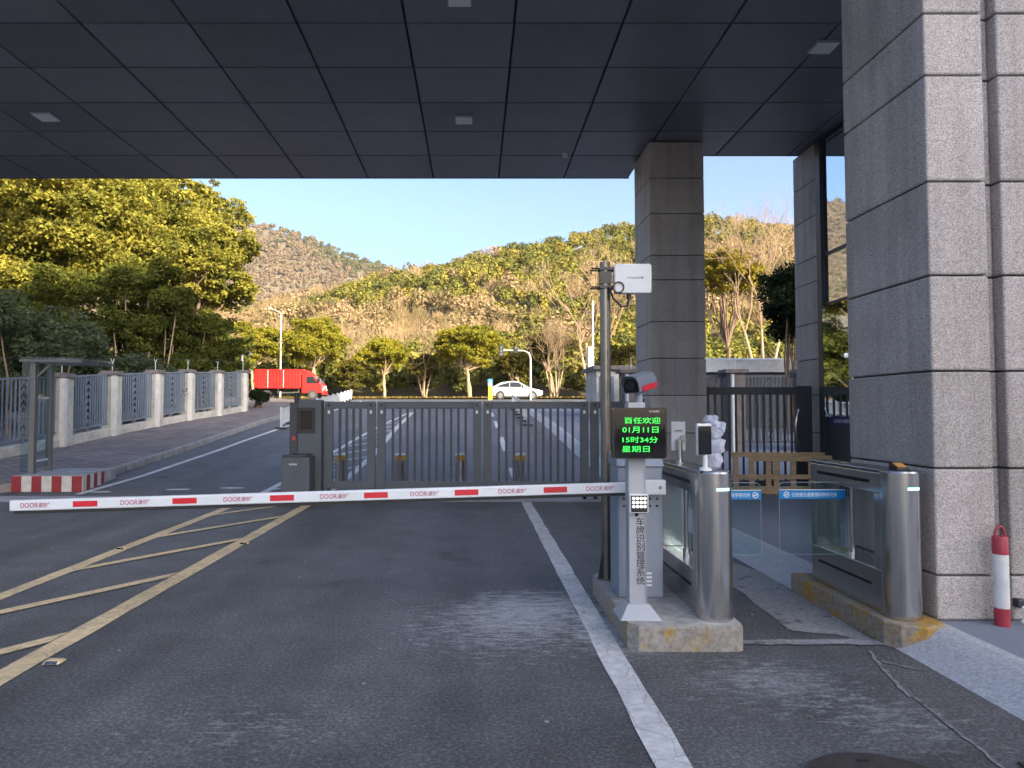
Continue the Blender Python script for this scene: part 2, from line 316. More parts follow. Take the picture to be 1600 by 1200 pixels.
M['forest'] = leaf_mat('hill_forest', [(0.0, (0.075, 0.09, 0.028)), (0.3, (0.16, 0.155, 0.035)), (0.5, (0.25, 0.21, 0.045)), (0.55, (0.13, 0.105, 0.05)), (0.78, (0.27, 0.205, 0.105)), (1.0, (0.29, 0.20, 0.115))], 0.8, 0.2, 'tint')
M['far_forest'] = leaf_mat('far_forest', [(0.0, (0.09, 0.095, 0.045)), (0.49, (0.15, 0.135, 0.055)), (0.55, (0.17, 0.135, 0.085)), (1.0, (0.235, 0.17, 0.11))], 0.8, 0.3, 'tint')
M['dry_grass'] = leaf_mat('dry_grass', [(0.35, (0.12, 0.10, 0.03)), (0.65, (0.22, 0.16, 0.06))], 0.8)
M['hill'] = pmat('hill_soil', (0.095, 0.075, 0.04), 0.95, var=0.4, vscale=0.06)
M['far_hill'] = pmat('far_hill_scrub', (0.105, 0.085, 0.055), 0.95, var=0.45, vscale=0.02)
M['verge'] = pmat('leaf_littered_verge', (0.19, 0.14, 0.05), 0.95, var=0.4, vscale=1.2)
M['earth'] = pmat('earth', (0.10, 0.09, 0.06), 0.95, var=0.3, vscale=0.5)
M['twig'] = pmat('bare_twigs', (0.21, 0.145, 0.085), 0.9)
def wrap_mat():
    m, n, l, b = new_mat('white_plastic_wrap'); b.inputs['Base Color'].default_value = (0.72, 0.76, 0.86, 1); b.inputs['Roughness'].default_value = 0.25
    b.inputs['Transmission Weight'].default_value = 0.55; b.inputs['IOR'].default_value = 1.2
    return m
M['wrap'] = wrap_mat()
M['camera_grey'] = pmat('camera_grey', (0.15, 0.17, 0.21), 0.4, var=.06)
M['rail_white'] = pmat('rail_white_dusty', (0.42, 0.43, 0.44), 0.6, var=.15)

# ------------------------------------------------------------------ mesh helpers
WL = {}                       # world location of every object made here
def wloc(o): return WL.get(o.name, Vector((0, 0, 0))) if o else Vector((0, 0, 0))
def tag(o, label=None, cat=None, group=None, kind=None):
    for k, v in (('label', label), ('category', cat), ('group', group), ('kind', kind)):
        if v: o[k] = v
    return o
def thing(name, label, cat, loc=(0, 0, 0), group=None):
    o = bpy.data.objects.new(name, None); COL.objects.link(o); o.location = loc; o.empty_display_size = 0.2
    WL[o.name] = Vector(loc); return tag(o, label, cat, group)
class MB:
    def __init__(s): s.v = []; s.f = []
    def add(s, vs, fs):
        k = len(s.v); s.v += [tuple(p) for p in vs]; s.f += [tuple(i + k for i in f) for f in fs]; return s
    def box(s, x0, x1, y0, y1, z0, z1):
        return s.add([(x0, y0, z0), (x1, y0, z0), (x1, y1, z0), (x0, y1, z0), (x0, y0, z1), (x1, y0, z1), (x1, y1, z1), (x0, y1, z1)],
                     [(0, 3, 2, 1), (4, 5, 6, 7), (0, 1, 5, 4), (1, 2, 6, 5), (2, 3, 7, 6), (3, 0, 4, 7)])
    def hexa(s, p):      # eight corners, bottom ring then top ring
        return s.add(p, [(0, 3, 2, 1), (4, 5, 6, 7), (0, 1, 5, 4), (1, 2, 6, 5), (2, 3, 7, 6), (3, 0, 4, 7)])
    def bar(s, a, b, wx, wz=None, up=(0, 0, 1)):
        a = Vector(a); b = Vector(b); wz = wz or wx; d = (b - a).normalized(); up = Vector(up)
        if abs(d.dot(up)) > 0.99: up = Vector((0, 1, 0))
        x = d.cross(up).normalized() * wx / 2; z = x.cross(d).normalized() * wz / 2
        return s.hexa([a - x - z, a + x - z, b + x - z, b - x - z, a - x + z, a + x + z, b + x + z, b - x + z])
    def tube(s, pts, rs, n=10, cap=True):
        pts = [Vector(p) for p in pts]; rs = rs if isinstance(rs, (list, tuple)) else [rs] * len(pts); k0 = len(s.v)
        ref = None
        for i, p in enumerate(pts):
            d = (pts[min(i + 1, len(pts) - 1)] - pts[max(i - 1, 0)]).normalized()
            if ref is None: ref = Vector((1, 0, 0)) if abs(d.x) < 0.9 else Vector((0, 1, 0))
            a = (ref - d * ref.dot(d)).normalized(); b = d.cross(a); ref = a
            for j in range(n):
                t = 2 * math.pi * j / n; s.v.append(tuple(p + (a * math.cos(t) + b * math.sin(t)) * rs[i]))
        for i in range(len(pts) - 1):
            for j in range(n):
                q = k0 + i * n; s.f.append((q + j, q + (j + 1) % n, q + n + (j + 1) % n, q + n + j))
        if cap:
            s.f.append(tuple(k0 + j for j in reversed(range(n)))); q = k0 + (len(pts) - 1) * n; s.f.append(tuple(q + j for j in range(n)))
        return s
    def prism(s, poly, y0, y1):          # poly in XZ, extruded along Y
        n = len(poly); vs = [(x, y0, z) for x, z in poly] + [(x, y1, z) for x, z in poly]
        return s.add(vs, [tuple(range(n)), tuple(range(2 * n - 1, n - 1, -1))] + [(i, n + i, n + (i + 1) % n, (i + 1) % n) for i in range(n)])
    def slab(s, poly, z0, z1):           # poly in XY
        n = len(poly); vs = [(x, y, z0) for x, y in poly] + [(x, y, z1) for x, y in poly]
        return s.add(vs, [tuple(range(n - 1, -1, -1)), tuple(range(n, 2 * n))] + [(i, (i + 1) % n, n + (i + 1) % n, n + i) for i in range(n)])
    def loft(s, rings, cap=True, closed=True):
        n = len(rings[0]); k = len(s.v)
        for r in rings: s.v += [tuple(p) for p in r]
        for i in range(len(rings) - 1):
            for j in range(n if closed else n - 1):
                q = k + i * n; s.f.append((q + j, q + (j + 1) % n, q + n + (j + 1) % n, q + n + j))
        if cap: s.f.append(tuple(k + j for j in reversed(range(n)))); q = k + (len(rings) - 1) * n; s.f.append(tuple(q + j for j in range(n)))
        return s
    def build(s, name, mat, parent=None, bevel=0, smooth=False, local=False, seg=2, fix=True):
        off = Vector((0, 0, 0)) if local else wloc(parent)
        me = bpy.data.meshes.new(name); me.from_pydata([(x - off.x, y - off.y, z - off.z) for x, y, z in s.v], [], s.f)
        if fix:
            bm = bmesh.new(); bm.from_mesh(me); bmesh.ops.recalc_face_normals(bm, faces=bm.faces); bm.to_mesh(me); bm.free()
        me.materials.append(M[mat] if isinstance(mat, str) else mat)
        if smooth: me.shade_smooth(); me.set_sharp_from_angle(angle=R(35))
        o = bpy.data.objects.new(name, me); COL.objects.link(o)
        if parent: o.parent = parent
        WL[o.name] = wloc(parent).copy()
        if bevel:
            m = o.modifiers.new('bevel', 'BEVEL'); m.width = bevel; m.segments = seg; m.limit_method = 'ANGLE'; m.angle_limit = R(40)
        return o
def solo(mb, name, mat, label, cat, group=None, **k):
    return tag(mb.build(name, mat, None, **k), label, cat, group)
def share(o, dx, dy, dz, parent=None):
    c = o.copy(); COL.objects.link(c); c.parent = parent or o.parent
    c.location = (o.location.x + dx, o.location.y + dy, o.location.z + dz); WL[c.name] = WL.get(o.name, Vector()).copy(); return c
def struct(o): o['kind'] = 'structure'; return o
def text(name, body, size, pos, mat, parent, width=None, height=None, rot=(90, 0, 0), extrude=0.0006, spacing=1.0, offset=0.0):
    cu = bpy.data.curves.new(name, 'FONT'); cu.body = body; cu.size = size; cu.align_x = 'CENTER'; cu.align_y = 'CENTER'
    cu.extrude = extrude; cu.offset = offset * size; cu.space_character = spacing; cu.resolution_u = 3
    t = bpy.data.objects.new(name + '_tmp', cu); COL.objects.link(t)
    dg = bpy.context.evaluated_depsgraph_get(); me = bpy.data.meshes.new_from_object(t.evaluated_get(dg))
    bpy.data.objects.remove(t); bpy.data.curves.remove(cu)
    if len(me.vertices) == 0: return None
    co = np.empty(len(me.vertices) * 3); me.vertices.foreach_get('co', co); co = co.reshape(-1, 3)
    lo, hi = co.min(0), co.max(0); co[:, :2] -= ((lo + hi) / 2)[:2]
    if width: co[:, 0] *= width / max(1e-6, hi[0] - lo[0])
    if height: co[:, 1] *= height / max(1e-6, hi[1] - lo[1])
    rm = np.array(Matrix.Rotation(R(rot[2]), 3, 'Z') @ Matrix.Rotation(R(rot[1]), 3, 'Y') @ Matrix.Rotation(R(rot[0]), 3, 'X'))
    co = co @ rm.T + np.array(pos) - np.array(wloc(parent))
    me.vertices.foreach_set('co', co.ravel()); me.materials.clear(); me.materials.append(M[mat]); me.update()
    o = bpy.data.objects.new(name, me); COL.objects.link(o); o.parent = parent; WL[o.name] = wloc(parent).copy(); return o
def npmesh(name, verts, faces, mat, parent=None, attr=None):
    """verts (N,3), faces (F,k) numpy"""
    me = bpy.data.meshes.new(name); k = faces.shape[1]
    off = np.array(wloc(parent)); verts = verts - off
    me.vertices.add(len(verts)); me.vertices.foreach_set('co', verts.astype(np.float32).ravel())
    me.loops.add(faces.size); me.loops.foreach_set('vertex_index', faces.astype(np.int32).ravel())
    me.polygons.add(len(faces)); me.polygons.foreach_set('loop_start', np.arange(0, faces.size, k, dtype=np.int32))
    me.polygons.foreach_set('loop_total', np.full(len(faces), k, dtype=np.int32))
    me.update(calc_edges=True)
    if attr is not None:
        a = me.attributes.new('tint', 'FLOAT', 'POINT'); a.data.foreach_set('value', attr.astype(np.float32))
    me.materials.append(M[mat]); o = bpy.data.objects.new(name, me); COL.objects.link(o); o.parent = parent; WL[o.name] = wloc(parent).copy()
    return o
def grid_sheet(name, xs, ys, zf, mat):
    xs = np.asarray(xs, float); ys = np.asarray(ys, float); X, Y = np.meshgrid(xs, ys)
    Z = np.vectorize(zf)(X, Y); v = np.stack([X, Y, Z], -1).reshape(-1, 3); nx = len(xs)
    i, j = np.meshgrid(np.arange(nx - 1), np.arange(len(ys) - 1)); a = (j * nx + i).ravel()
    f = np.stack([a, a + 1, a + nx + 1, a + nx], -1)
    o = npmesh(name, v, f, mat); o.data.shade_smooth(); return struct(o)

# ================================================================== SETTING
ground = grid_sheet('ground', np.linspace(-900, 900, 31), list(range(-700, -60, 80)) + [-60, 0, 13.2, 16, 21, 26.4, 33, 45, 57, 70, 90, 140, 400, 900], lambda x, y: gz(y) - 0.35, 'earth')
road = grid_sheet('road', np.linspace(-30, 30, 13), np.unique(np.concatenate([np.linspace(-20, 13, 8), np.array(GY[1:12]), np.linspace(13, 68, 45)])), lambda x, y: gz(y), 'asphalt')
M['sunroad'] = pmat('concrete_road', (0.15, 0.14, 0.13), 0.85, var=0.15, vscale=1.0)
grid_sheet('cross_road', np.linspace(-150, 150, 15), np.linspace(57.5, 67.5, 8), lambda x, y: gz(y) + 0.005, 'sunroad')
def hash2(x, y):
    return (math.sin(x * 0.071 + 1.3) + math.sin(y * 0.093 + x * 0.031) + 0.6 * math.sin(x * 0.17 - y * 0.13 + 2) + 0.5 * math.sin(x * 0.31 + y * 0.27))
RU = [-0.80, -0.55, -0.34, -0.13, -0.04, 0.07, 0.226, 0.32, 0.455, 0.6, 0.9]
RS = [0.10, 0.12, 0.145, 0.213, 0.228, 0.256, 0.288, 0.294, 0.276, 0.285, 0.30]
def hillz(x, y):
    u = x / 200.0; top = float(np.interp(u, RU, RS)) * 200 - 6.0
    t = min(1, max(0, (y - 80) / 125)); s = 0.35 * t + 0.65 * t * t * (3 - 2 * t)
    z = 2.9 + (top - 2.9) * s + hash2(x, y) * 0.8 * min(1, t * 5)
    if y > 205: z -= (y - 205) * 0.25
    return z
grid_sheet('hillside', np.linspace(-190, 190, 60), np.concatenate([np.linspace(79.9, 205, 34), [240, 290, 340]]), hillz, 'hill')
grid_sheet('verge', np.linspace(-150, 150, 31), np.linspace(67.4, 81, 8), lambda x, y: gz(y) + 0.12 + 0.03 * hash2(x * 3, y * 3), 'verge')
FU = [-1.2, -0.8, -0.45, -0.417, -0.36, -0.294, -0.22, -0.13, 0.0, 0.2, 0.5, 1.2]
FS = [0.31, 0.318, 0.309, 0.297, 0.287, 0.270, 0.247, 0.212, 0.15, 0.10, 0.12, 0.16]
def farz(x, y):
    top = float(np.interp(x / 700.0, FU, FS)) * 700 - 5
    t = min(1, max(0, (y - 330) / 370)); z = 5 + (top - 5) * (0.55 * t + 0.45 * t * t) + hash2(x * 0.35, y * 0.35) * 5 * t * (1 - t) * 3 + hash2(x, y) * 1.0 * t
    if y > 700: z -= (y - 700) * 0.3
    return z
grid_sheet('far_hill', np.linspace(-820, 640, 70), np.concatenate([np.linspace(330, 700, 40), [760, 860]]), farz, 'far_hill')
# unseen block added behind the camera, sized to keep low sun off the entrance
ob = thing('shade_block', 'unseen pale many storeyed block added behind the camera to shade the entrance', 'building', (60, -68, 0))
MB().box(24, 98, -76, -60, -.3, 44.9).build('wall', 'plaster', ob)
MB().box(23.6, 98.4, -76.4, -59.6, 44.9, 45.4).build('roof_parapet', 'cap', ob)
for k in range(12):
    MB().box(25, 97, -59.96, -59.9, 1.6 + k * 3.7, 3.5 + k * 3.7).build('window_band', 'window', ob)

# left footway, kerb
def kx(y): return float(np.interp(y, [-20, 13.6, 14.9, 24, 32, 42, 52, 57], [-9.5, -9.4, -8.2, -8.55, -9.0, -10.0, -12.5, -17]))
ysl = np.concatenate([np.linspace(-10, 13.2, 4), np.linspace(14.5, 57, 40)])
def strip(name, xa, xb, ys, dz, mat, drop=None):
    vs, fs = [], []
    for y in ys: vs += [(xa(y), y, gz(y) + dz), (xb(y), y, gz(y) + dz)]
    for i in range(len(ys) - 1): fs.append((2 * i, 2 * i + 1, 2 * i + 3, 2 * i + 2))
    return struct(MB().add(vs, fs).build(name, mat, fix=False))
strip('footway', lambda y: -13.4 if y < 38 else -13.4 - (y - 38) * 0.6, lambda y: kx(y) - 0.16, ysl, 0.15, 'paver')
kb = MB()
for i in range(len(ysl) - 1):
    a, b = ysl[i], ysl[i + 1] - 0.012
    kb.hexa([(kx(a) - .16, a, gz(a) - .1), (kx(a), a, gz(a) - .1), (kx(b), b, gz(b) - .1), (kx(b) - .16, b, gz(b) - .1),
             (kx(a) - .16, a, gz(a) + .155), (kx(a), a, gz(a) + .155), (kx(b), b, gz(b) + .155), (kx(b) - .16, b, gz(b) + .155)])
struct(kb.build('kerb', 'kerb', bevel=0.02))
# right pavement: sloping granite skirt and raised surface
ysr = np.unique(np.concatenate([np.linspace(-12, 13.2, 22), [4.66, 6.25], np.linspace(14, 52, 26)]))
def rx0(y): return 2.83 if y < 40 else 2.83 + (y - 40) ** 2 * 0.06
strip('pavement', lambda y: rx0(y) + 0.36, lambda y: 40.0, ysr, 0.15, 'pave')
sk = MB()
for i in range(len(ysr) - 1):
    a, b = ysr[i], ysr[i + 1]
    prev = None
    for k in range(7):
        t = k / 6; s = t * t * (3 - 2 * t); x = 0.37 * t; z = 0.158 * math.sin(t * math.pi / 2) ** 1.15 - 0.004
        cur = ((rx0(a) + x, a, gz(a) + z), (rx0(b) + x, b, gz(b) + z))
        if prev: sk.add([prev[0], cur[0], cur[1], prev[1]], [(0, 1, 2, 3)])
        prev = cur
struct(sk.build('pavement_skirt', 'ramp', smooth=True, fix=False))

# ---- road markings
def mark(name, pts, mat, dz=0.006):
    ys = [p[1] for p in pts]; vs = [(x, y, gz(y) + dz) for x, y in pts]
    return struct(MB().add(vs, [tuple(range(len(pts)))]).build(name, mat))
def long_line(name, xf, wid, y0, y1, mat, dz=0.006, jag=0.006):
    rng = random.Random(name + str(y0)); n = max(4, int((y1 - y0) / 0.25)); ys = np.linspace(y0, y1, n); vs, fs = [], []
    for y in ys:
        x = xf(y); vs += [(x - wid / 2 + rng.uniform(-jag, jag), y, gz(y) + dz), (x + wid / 2 + rng.uniform(-jag, jag), y, gz(y) + dz)]
    for i in range(n - 1): fs.append((2 * i, 2 * i + 1, 2 * i + 3, 2 * i + 2))
    return struct(MB().add(vs, fs).build(name, mat))
long_line('lane_line', lambda y: 0.895, 0.17, 1.0, 12.35, 'white_line')
long_line('hatch_border_line', lambda y: -2.84, 0.17, 1.0, 12.35, 'yellow_line')
long_line('hatch_border_line', lambda y: -4.08, 0.15, 1.0, 12.35, 'yellow_line')
for k in range(7):
    yr = 12.6 - 1.87 * k
    a, b, c, d = (-2.93, yr), (-2.93, yr - 0.22), (-4.0, yr - 1.85), (-4.0, yr - 1.63)
    if yr > 12.3: a, b = (-3.0, yr - .28), (-3.05, yr - .5)
    mark('hatch_stripe', [a, b, c, d], 'yellow_line', 0.0095)
long_line('edge_line', lambda y: -7.55 if y < 30 else -7.55 - (y - 30) * 0.05, 0.15, 13.4, 54, 'white_line')
long_line('hatch_border_line', lambda y: -4.08 + max(0, y - 20) * 0.03, 0.15, 13.5, 38, 'white_line')
long_line('hatch_border_line', lambda y: -2.84 - max(0, y - 20) * 0.03, 0.17, 13.5, 38, 'white_line')
for k in range(9): mark('hatch_stripe', [(-2.93, 15.6 + 1.87 * k), (-2.93, 15.4 + 1.87 * k), (-4.0, 13.9 + 1.87 * k), (-4.0, 14.1 + 1.87 * k)], 'white_line', 0.0095)
for y0 in (13.6, 20.5, 27.5, 34.5): long_line('lane_line', lambda y: 0.895, 0.15, y0, y0 + 3.6, 'white_line')
for (x, y, wd, ln) in ((-5.9, 14.0, 0.5, 0.22), (-7.3, 13.7, 0.45, 0.2), (-4.9, 14.2, 0.5, 0.2)):
    mark('worn_patch', [(x + wd * 0.5 * math.cos(t), y + ln * 0.5 * math.sin(t)) for t in np.linspace(0, 2 * math.pi, 12, endpoint=False)], 'white_line')
# gate track and repaired strips
struct(MB().box(-9.0, 3.15, 12.45, 13.15, -0.05, 0.012).build('gate_track', 'concrete', bevel=0.008))
M['patch'] = stained_mat('cement_patch', (0.29, 0.29, 0.30), (0.085, 0.087, 0.092), 0.56, 0.63, 3.2)
rp = random.Random(4)
def ragged(name, pts, mat, dz, amp=0.03, sub=6):
    out = []
    for i in range(len(pts)):
        (x0, y0), (x1, y1) = pts[i], pts[(i + 1) % len(pts)]
        for k in range(sub):
            t = k / sub; out.append((x0 + (x1 - x0) * t + rp.uniform(-amp, amp), y0 + (y1 - y0) * t + rp.uniform(-amp, amp)))
    vs = [(x, y, dz) for x, y in out]; return struct(MB().add(vs, [tuple(range(len(vs)))]).build(name, mat))
ragged('cement_strip', [(2.30, 5.2), (2.80, 4.92), (2.82, 7.0), (2.55, 8.2), (2.35, 7.2)], 'patch', 0.005)
ragged('cement_strip', [(1.80, 4.86), (2.80, 4.83), (2.81, 4.96), (1.80, 4.94)], 'patch', 0.0085, 0.014, 12)
def filler(pts, wid):
    vs, fs = [], []
    P = []
    for i in range(len(pts) - 1):
        for k in range(8):
            t = k / 8; P.append((pts[i][0] + (pts[i + 1][0] - pts[i][0]) * t, pts[i][1] + (pts[i + 1][1] - pts[i][1]) * t))
    P.append(pts[-1])
    for i, (x, y) in enumerate(P):
        w2 = wid * rp.uniform(0.35, 1.0); j = rp.uniform(-0.008, 0.008); vs += [(x - w2 / 2 + j, y - w2 / 3, 0.005), (x + w2 / 2 + j, y + w2 / 3, 0.005)]
        if i: fs.append((2 * i - 2, 2 * i - 1, 2 * i + 1, 2 * i))
    M.setdefault('filler', stained_mat('crack_filler', (0.24, 0.24, 0.25), (0.09, 0.09, 0.095), 0.5, 0.6, 14))
    struct(MB().add(vs, fs).build('crack_filler', 'filler'))
filler([(2.62, 4.72), (2.48, 4.2), (2.44, 3.98)], 0.04); filler([(2.47, 4.08), (2.42, 3.7), (2.38, 3.3), (2.30, 2.9)], 0.026); filler([(2.58, 4.55), (2.75, 4.38)], 0.03)

# ================================================================== CANOPY
XS = [0.505 + 1.39 * k for k in range(-8, 6)]
YS = [5.31, 6.47, 7.63, 8.79, 9.95, 11.11, 12.27, 13.44, 14.76]
H = 6.56
can = thing('entrance_canopy', 'dark flat entrance canopy of large grey ceiling panels over the roadway', 'canopy', (0, 9, H))
MB().box(XS[0], XS[10], 5.31, 14.74, H + 0.055, H + 1.3).build('roof_slab', 'joint', can)
MB().box(XS[10], XS[-1] + 1.39, 5.31, 13.42, H + 0.055, H + 1.3).box(XS[10] - .02, 4.3, 13.3, 13.95, H + .06, H + 1.25).build('roof_slab', 'joint', can)
base = {}
for j in range(len(YS) - 1):
    for i in range(len(XS)):
        if i >= 10 and j == 7: continue
        dy = YS[j + 1] - YS[j]; key = round(dy, 3)
        if key not in base:
            mb = MB().box(XS[0] + .015, XS[0] + 1.375, YS[j] + .014, YS[j + 1] - .014, H, H + 0.05); base[key] = (mb.build('ceiling_panel', 'panel', can, bevel=0.006), XS[0], YS[j])
        else:
            o, bx, by = base[key]; c = share(o, XS[i] - bx, YS[j] - by, 0)
MB().box(XS[0], XS[10] + .0, 14.742, 14.80, H - 0.004, H + 1.34).build('fascia', 'canopy_body', can, bevel=0.006)
MB().box(4.31, XS[-1] + 1.39, 13.422, 13.48, H - 0.004, H + 1.34).build('fascia', 'canopy_body', can, bevel=0.006)
MB().box(XS[0], XS[-1] + 1.39, 5.25, 5.308, H - 0.004, H + 1.34).build('fascia', 'canopy_body', can, bevel=0.006)
for px, py, lab, wd in ((72, 181, 'square canopy ceiling lamp nearest the left fence', .34), (725, 186, 'square canopy ceiling lamp above the right half of folding gate', .30), (718, -4, 'square canopy ceiling lamp above the barrier boom', .3), (1287, 72, 'square canopy ceiling lamp beside the large granite column', .32)):
    u, yd, zd = ray(px, py); t = (H - CAMH) / zd; x, y = u * t, yd * t
    lt = thing('ceiling_lamp', lab, 'lamp', (x, y, H), 'ceiling lamps under the canopy')
    MB().box(x - wd / 2, x + wd / 2, y - wd / 2, y + wd / 2, H - .03, H).build('housing', 'post_grey', lt, bevel=.006)
    MB().box(x - wd / 2 + .015, x + wd / 2 - .015, y - wd / 2 + .015, y + wd / 2 - .015, H - .036, H - .0305).build('lens', 'lamp_lens', lt)
u, yd, zd = ray(883, 240); t = (H - CAMH) / zd
solo(MB().tube([(u * t, yd * t, H - .06), (u * t, yd * t, H)], [.04, .06], 12), 'ceiling_sensor', 'white', 'tiny white ceiling sensor on the canopy underside', 'sensor')

# ================================================================== GRANITE COLUMNS
SEAM = [0.15, 0.46, 1.2, 1.88, 2.555, 3.225, 3.99, 4.44, 5.21, 5.87, 6.545]
def column(label, x0, x1, y0, y1, mat, zb=0.15, extra=None):
    o = thing('granite_column', label, 'column', ((x0 + x1) / 2, (y0 + y1) / 2, zb))
    MB().box(x0 + .03, x1 - .03, y0 + .03, y1 - .03, zb, 6.54).build('core', 'joint', o)
    sm = [zb] + [s for s in SEAM if s > zb + .1]
    for a, b in zip(sm[:-1], sm[1:]):
        MB().box(x0, x1, y0, y1, a + .005, b - .006).build('granite_block', mat, o, bevel=.012)
    return o
col2 = column('tall brown-grey granite column beside the folding gate', 3.2, 4.2, 12.7, 13.9, 'granite_far_lifted')
col3 = column('slim granite column at the corner of the mirrored glass room', 6.27, 7.2, 12.7, 13.65, 'granite')
# the large column: near part, shallow groove, and next part of the pier
c1 = thing('granite_column', 'massive pale granite column with a vertical groove beside the stainless turnstile', 'column', (3.9, 5.4, 0.15))
MB().box(3.23, 5.38, 5.03, 5.98, 0.12, 6.54).build('core', 'joint', c1)
for a, b in zip(SEAM[:-1], SEAM[1:]):
    MB().box(3.2, 3.615, 4.9, 6.0, a + .005, b - .006).build('granite_block', 'granite', c1, bevel=.014)
    MB().box(3.617, 3.715, 4.99, 6.0, a + .006, b - .007).build('granite_block', 'granite', c1, bevel=.008)
    MB().box(3.717, 5.4, 4.9, 6.0, a + .005, b - .006).build('granite_block', 'granite', c1, bevel=.014)

# ================================================================== GUARD ROOM behind the column (mirrored glass)
gr = thing('guard_room', 'guard room with mirrored glass wall between two granite columns', 'building', (8, 10, .15))
MB().box(6.32, 9.5, 7.4, 12.66, .15, 6.5).build('wall', 'charcoal', gr)
for z0, z1 in ((1.5, 3.47), (3.53, 4.37), (4.43, 6.45)):
    for ya, yb in ((7.5, 9.15), (9.2, 10.85), (10.9, 12.5)):
        k = .055 if z0 < 2 else 0.0
        MB().hexa([(6.285, ya, z0), (6.315, ya, z0), (6.315, yb, z0), (6.285 + k, yb, z0), (6.285, ya, z1), (6.315, ya, z1), (6.315, yb, z1), (6.285 + k, yb, z1)] if k == 0 else
                  [(6.305, ya, z0), (6.315, ya, z0), (6.235, yb, z0), (6.225, yb, z0), (6.305, ya, z1), (6.315, ya, z1), (6.235, yb, z1), (6.225, yb, z1)]).build('pane', 'mirror_glass', gr)
MB().box(6.22, 6.318, 12.5, 12.66, .15, 6.5).build('mullion', 'gate_dark', gr)
for z in (3.5, 4.4): MB().box(6.265, 6.318, 7.4, 12.5, z - .03, z + .03).build('mullion', 'gate_dark', gr)
for y in (9.175, 10.875): MB().box(6.267, 6.318, y - .025, y + .025, 1.5, 6.45).build('mullion', 'gate_dark', gr)
bnd = MB().box(6.29, 6.318, 7.5, 12.5, 1.36, 1.49).build('film_band', 'navy', gr)
for yy in (10.4, 12.0): text('lettering', '公安部交通管理科学研究所', .07, (6.287, yy - .2, 1.425), 'text_white', bnd, width=1.0, height=.065, rot=(90, 0, -90))
MB().box(6.295, 6.318, 7.5, 12.5, .2, 1.355).build('lower_panel', 'charcoal', gr)

# ================================================================== FOLDING GATE
GYY = 12.72
def gx(px): return (px - PPX) / FPX * GYY
gt = thing('folding_gate', 'grey metal folding gate of tall vertical bars closing the roadway', 'gate', (0, GYY, 0.012))
zt, zb_ = 1.77, 0.2
MB().box(gx(468), gx(505), GYY - .12, GYY + .12, .012, 1.80).build('drive_post', 'gate', gt, bevel=.012)
MB().box(gx(455), gx(467.5), GYY - .10, GYY + .14, .012, 1.75).build('drive_post', 'gate_dark', gt, bevel=.01)
pn = MB().box(gx(468), gx(495), GYY - .135, GYY - .121, 1.2, 1.66).build('control_panel', 'black', gt, bevel=.006)
MB().box(gx(472), gx(491), GYY - .14, GYY - .136, 1.27, 1.6).build('screen', 'screen', pn)
MB().box(gx(460), gx(464), GYY - .115, GYY - .101, 1.07, 1.14).build('button', 'red', gt)
MB().tube([(gx(464), GYY, 1.75), (gx(464), GYY, 1.93)], .045, 12).build('warning_lamp', 'black', gt, smooth=True)
hb = MB().box(gx(453.5), gx(496), GYY - .55, GYY - .15, .012, .80).build('drive_box', 'gate', gt, bevel=.012)
MB().box(gx(455), gx(492), GYY - .56, GYY - .14, .802, .84).build('lid', 'gate_dark', hb, bevel=.008)
MB().box(gx(465), gx(477), GYY - .556, GYY - .551, .66, .69).build('plate', 'post_grey', hb)
leaves = [(508, 587, 4), (590, 752, 11), (755, 919, 11), (922, 1007, 6)]
for a, b, nb in leaves:
    xa, xb = gx(a), gx(b)
    fr = MB().box(xa, xa + .15, GYY - .04, GYY + .04, zb_, zt).build('stile', 'gate', gt, bevel=.006)
    MB().box(xb - .15, xb, GYY - .04, GYY + .04, zb_, zt).build('stile', 'gate', gt, bevel=.006)
    MB().box(xa + .15, xb - .15, GYY - .038, GYY + .038, zt - .13, zt - .002).build('top_rail', 'gate', gt, bevel=.006)
    MB().box(xa + .15, xb - .15, GYY - .038, GYY + .038, zb_ + .002, zb_ + .13).build('bottom_rail', 'gate', gt, bevel=.006)
    for k in range(nb):
        x = xa + .15 + (xb - xa - .3) * (k + 1) / (nb + 1)
        MB().box(x - .022, x + .022, GYY - .02, GYY + .02, zb_ + .13, zt - .13).build('bar', 'gate_dark', gt)
    for x in (xa + .08, xb - .08):
        MB().tube([(x, GYY - .05, zt - .065), (x, GYY - .039, zt - .065)], .03, 10).build('bolt', 'black', gt)
        MB().box(x - .02, x + .02, GYY - .049, GYY - .041, zt - .22, zt - .16).build('hinge_plate', 'white', gt)
        MB().box(x - .03, x + .03, GYY - .03, GYY + .03, .1, zb_).tube([(x - .03, GYY, .075), (x + .03, GYY, .075)], .063, 12).build('caster', 'black', gt)

# bollards behind the gate
for k, px in enumerate((533, 626, 720, 813)):
    x = (px - PPX) / FPX * 14.3; g0 = gz(14.3)
    b = thing('rising_bollard', ['yellow banded rising bollard closest to the gate drive post', 'second yellow banded rising bollard from the gate drive post', 'third yellow banded rising bollard from the gate drive post', 'yellow banded rising bollard closest to the white lane dashes'][k], 'bollard', (x, 14.3, g0), 'rising bollards behind the gate')
    MB().tube([(x, 14.3, g0), (x, 14.3, g0 + .55)], .11, 24).build('body', 'steel', b, smooth=True)
    MB().tube([(x, 14.3, g0 + .55), (x, 14.3, g0 + .65)], .113, 24).build('reflective_band', 'bollard_yellow', b, smooth=True)
    MB().tube([(x, 14.3, g0 + .65), (x, 14.3, g0 + .68), (x, 14.3, g0 + .69)], [.112, .11, .09], 24).build('top_cap', 'white', b, smooth=True)
    MB().tube([(x, 14.3, g0 - .02), (x, 14.3, g0 + .008)], .17, 24).build('collar', 'steel_dark', b, smooth=True)

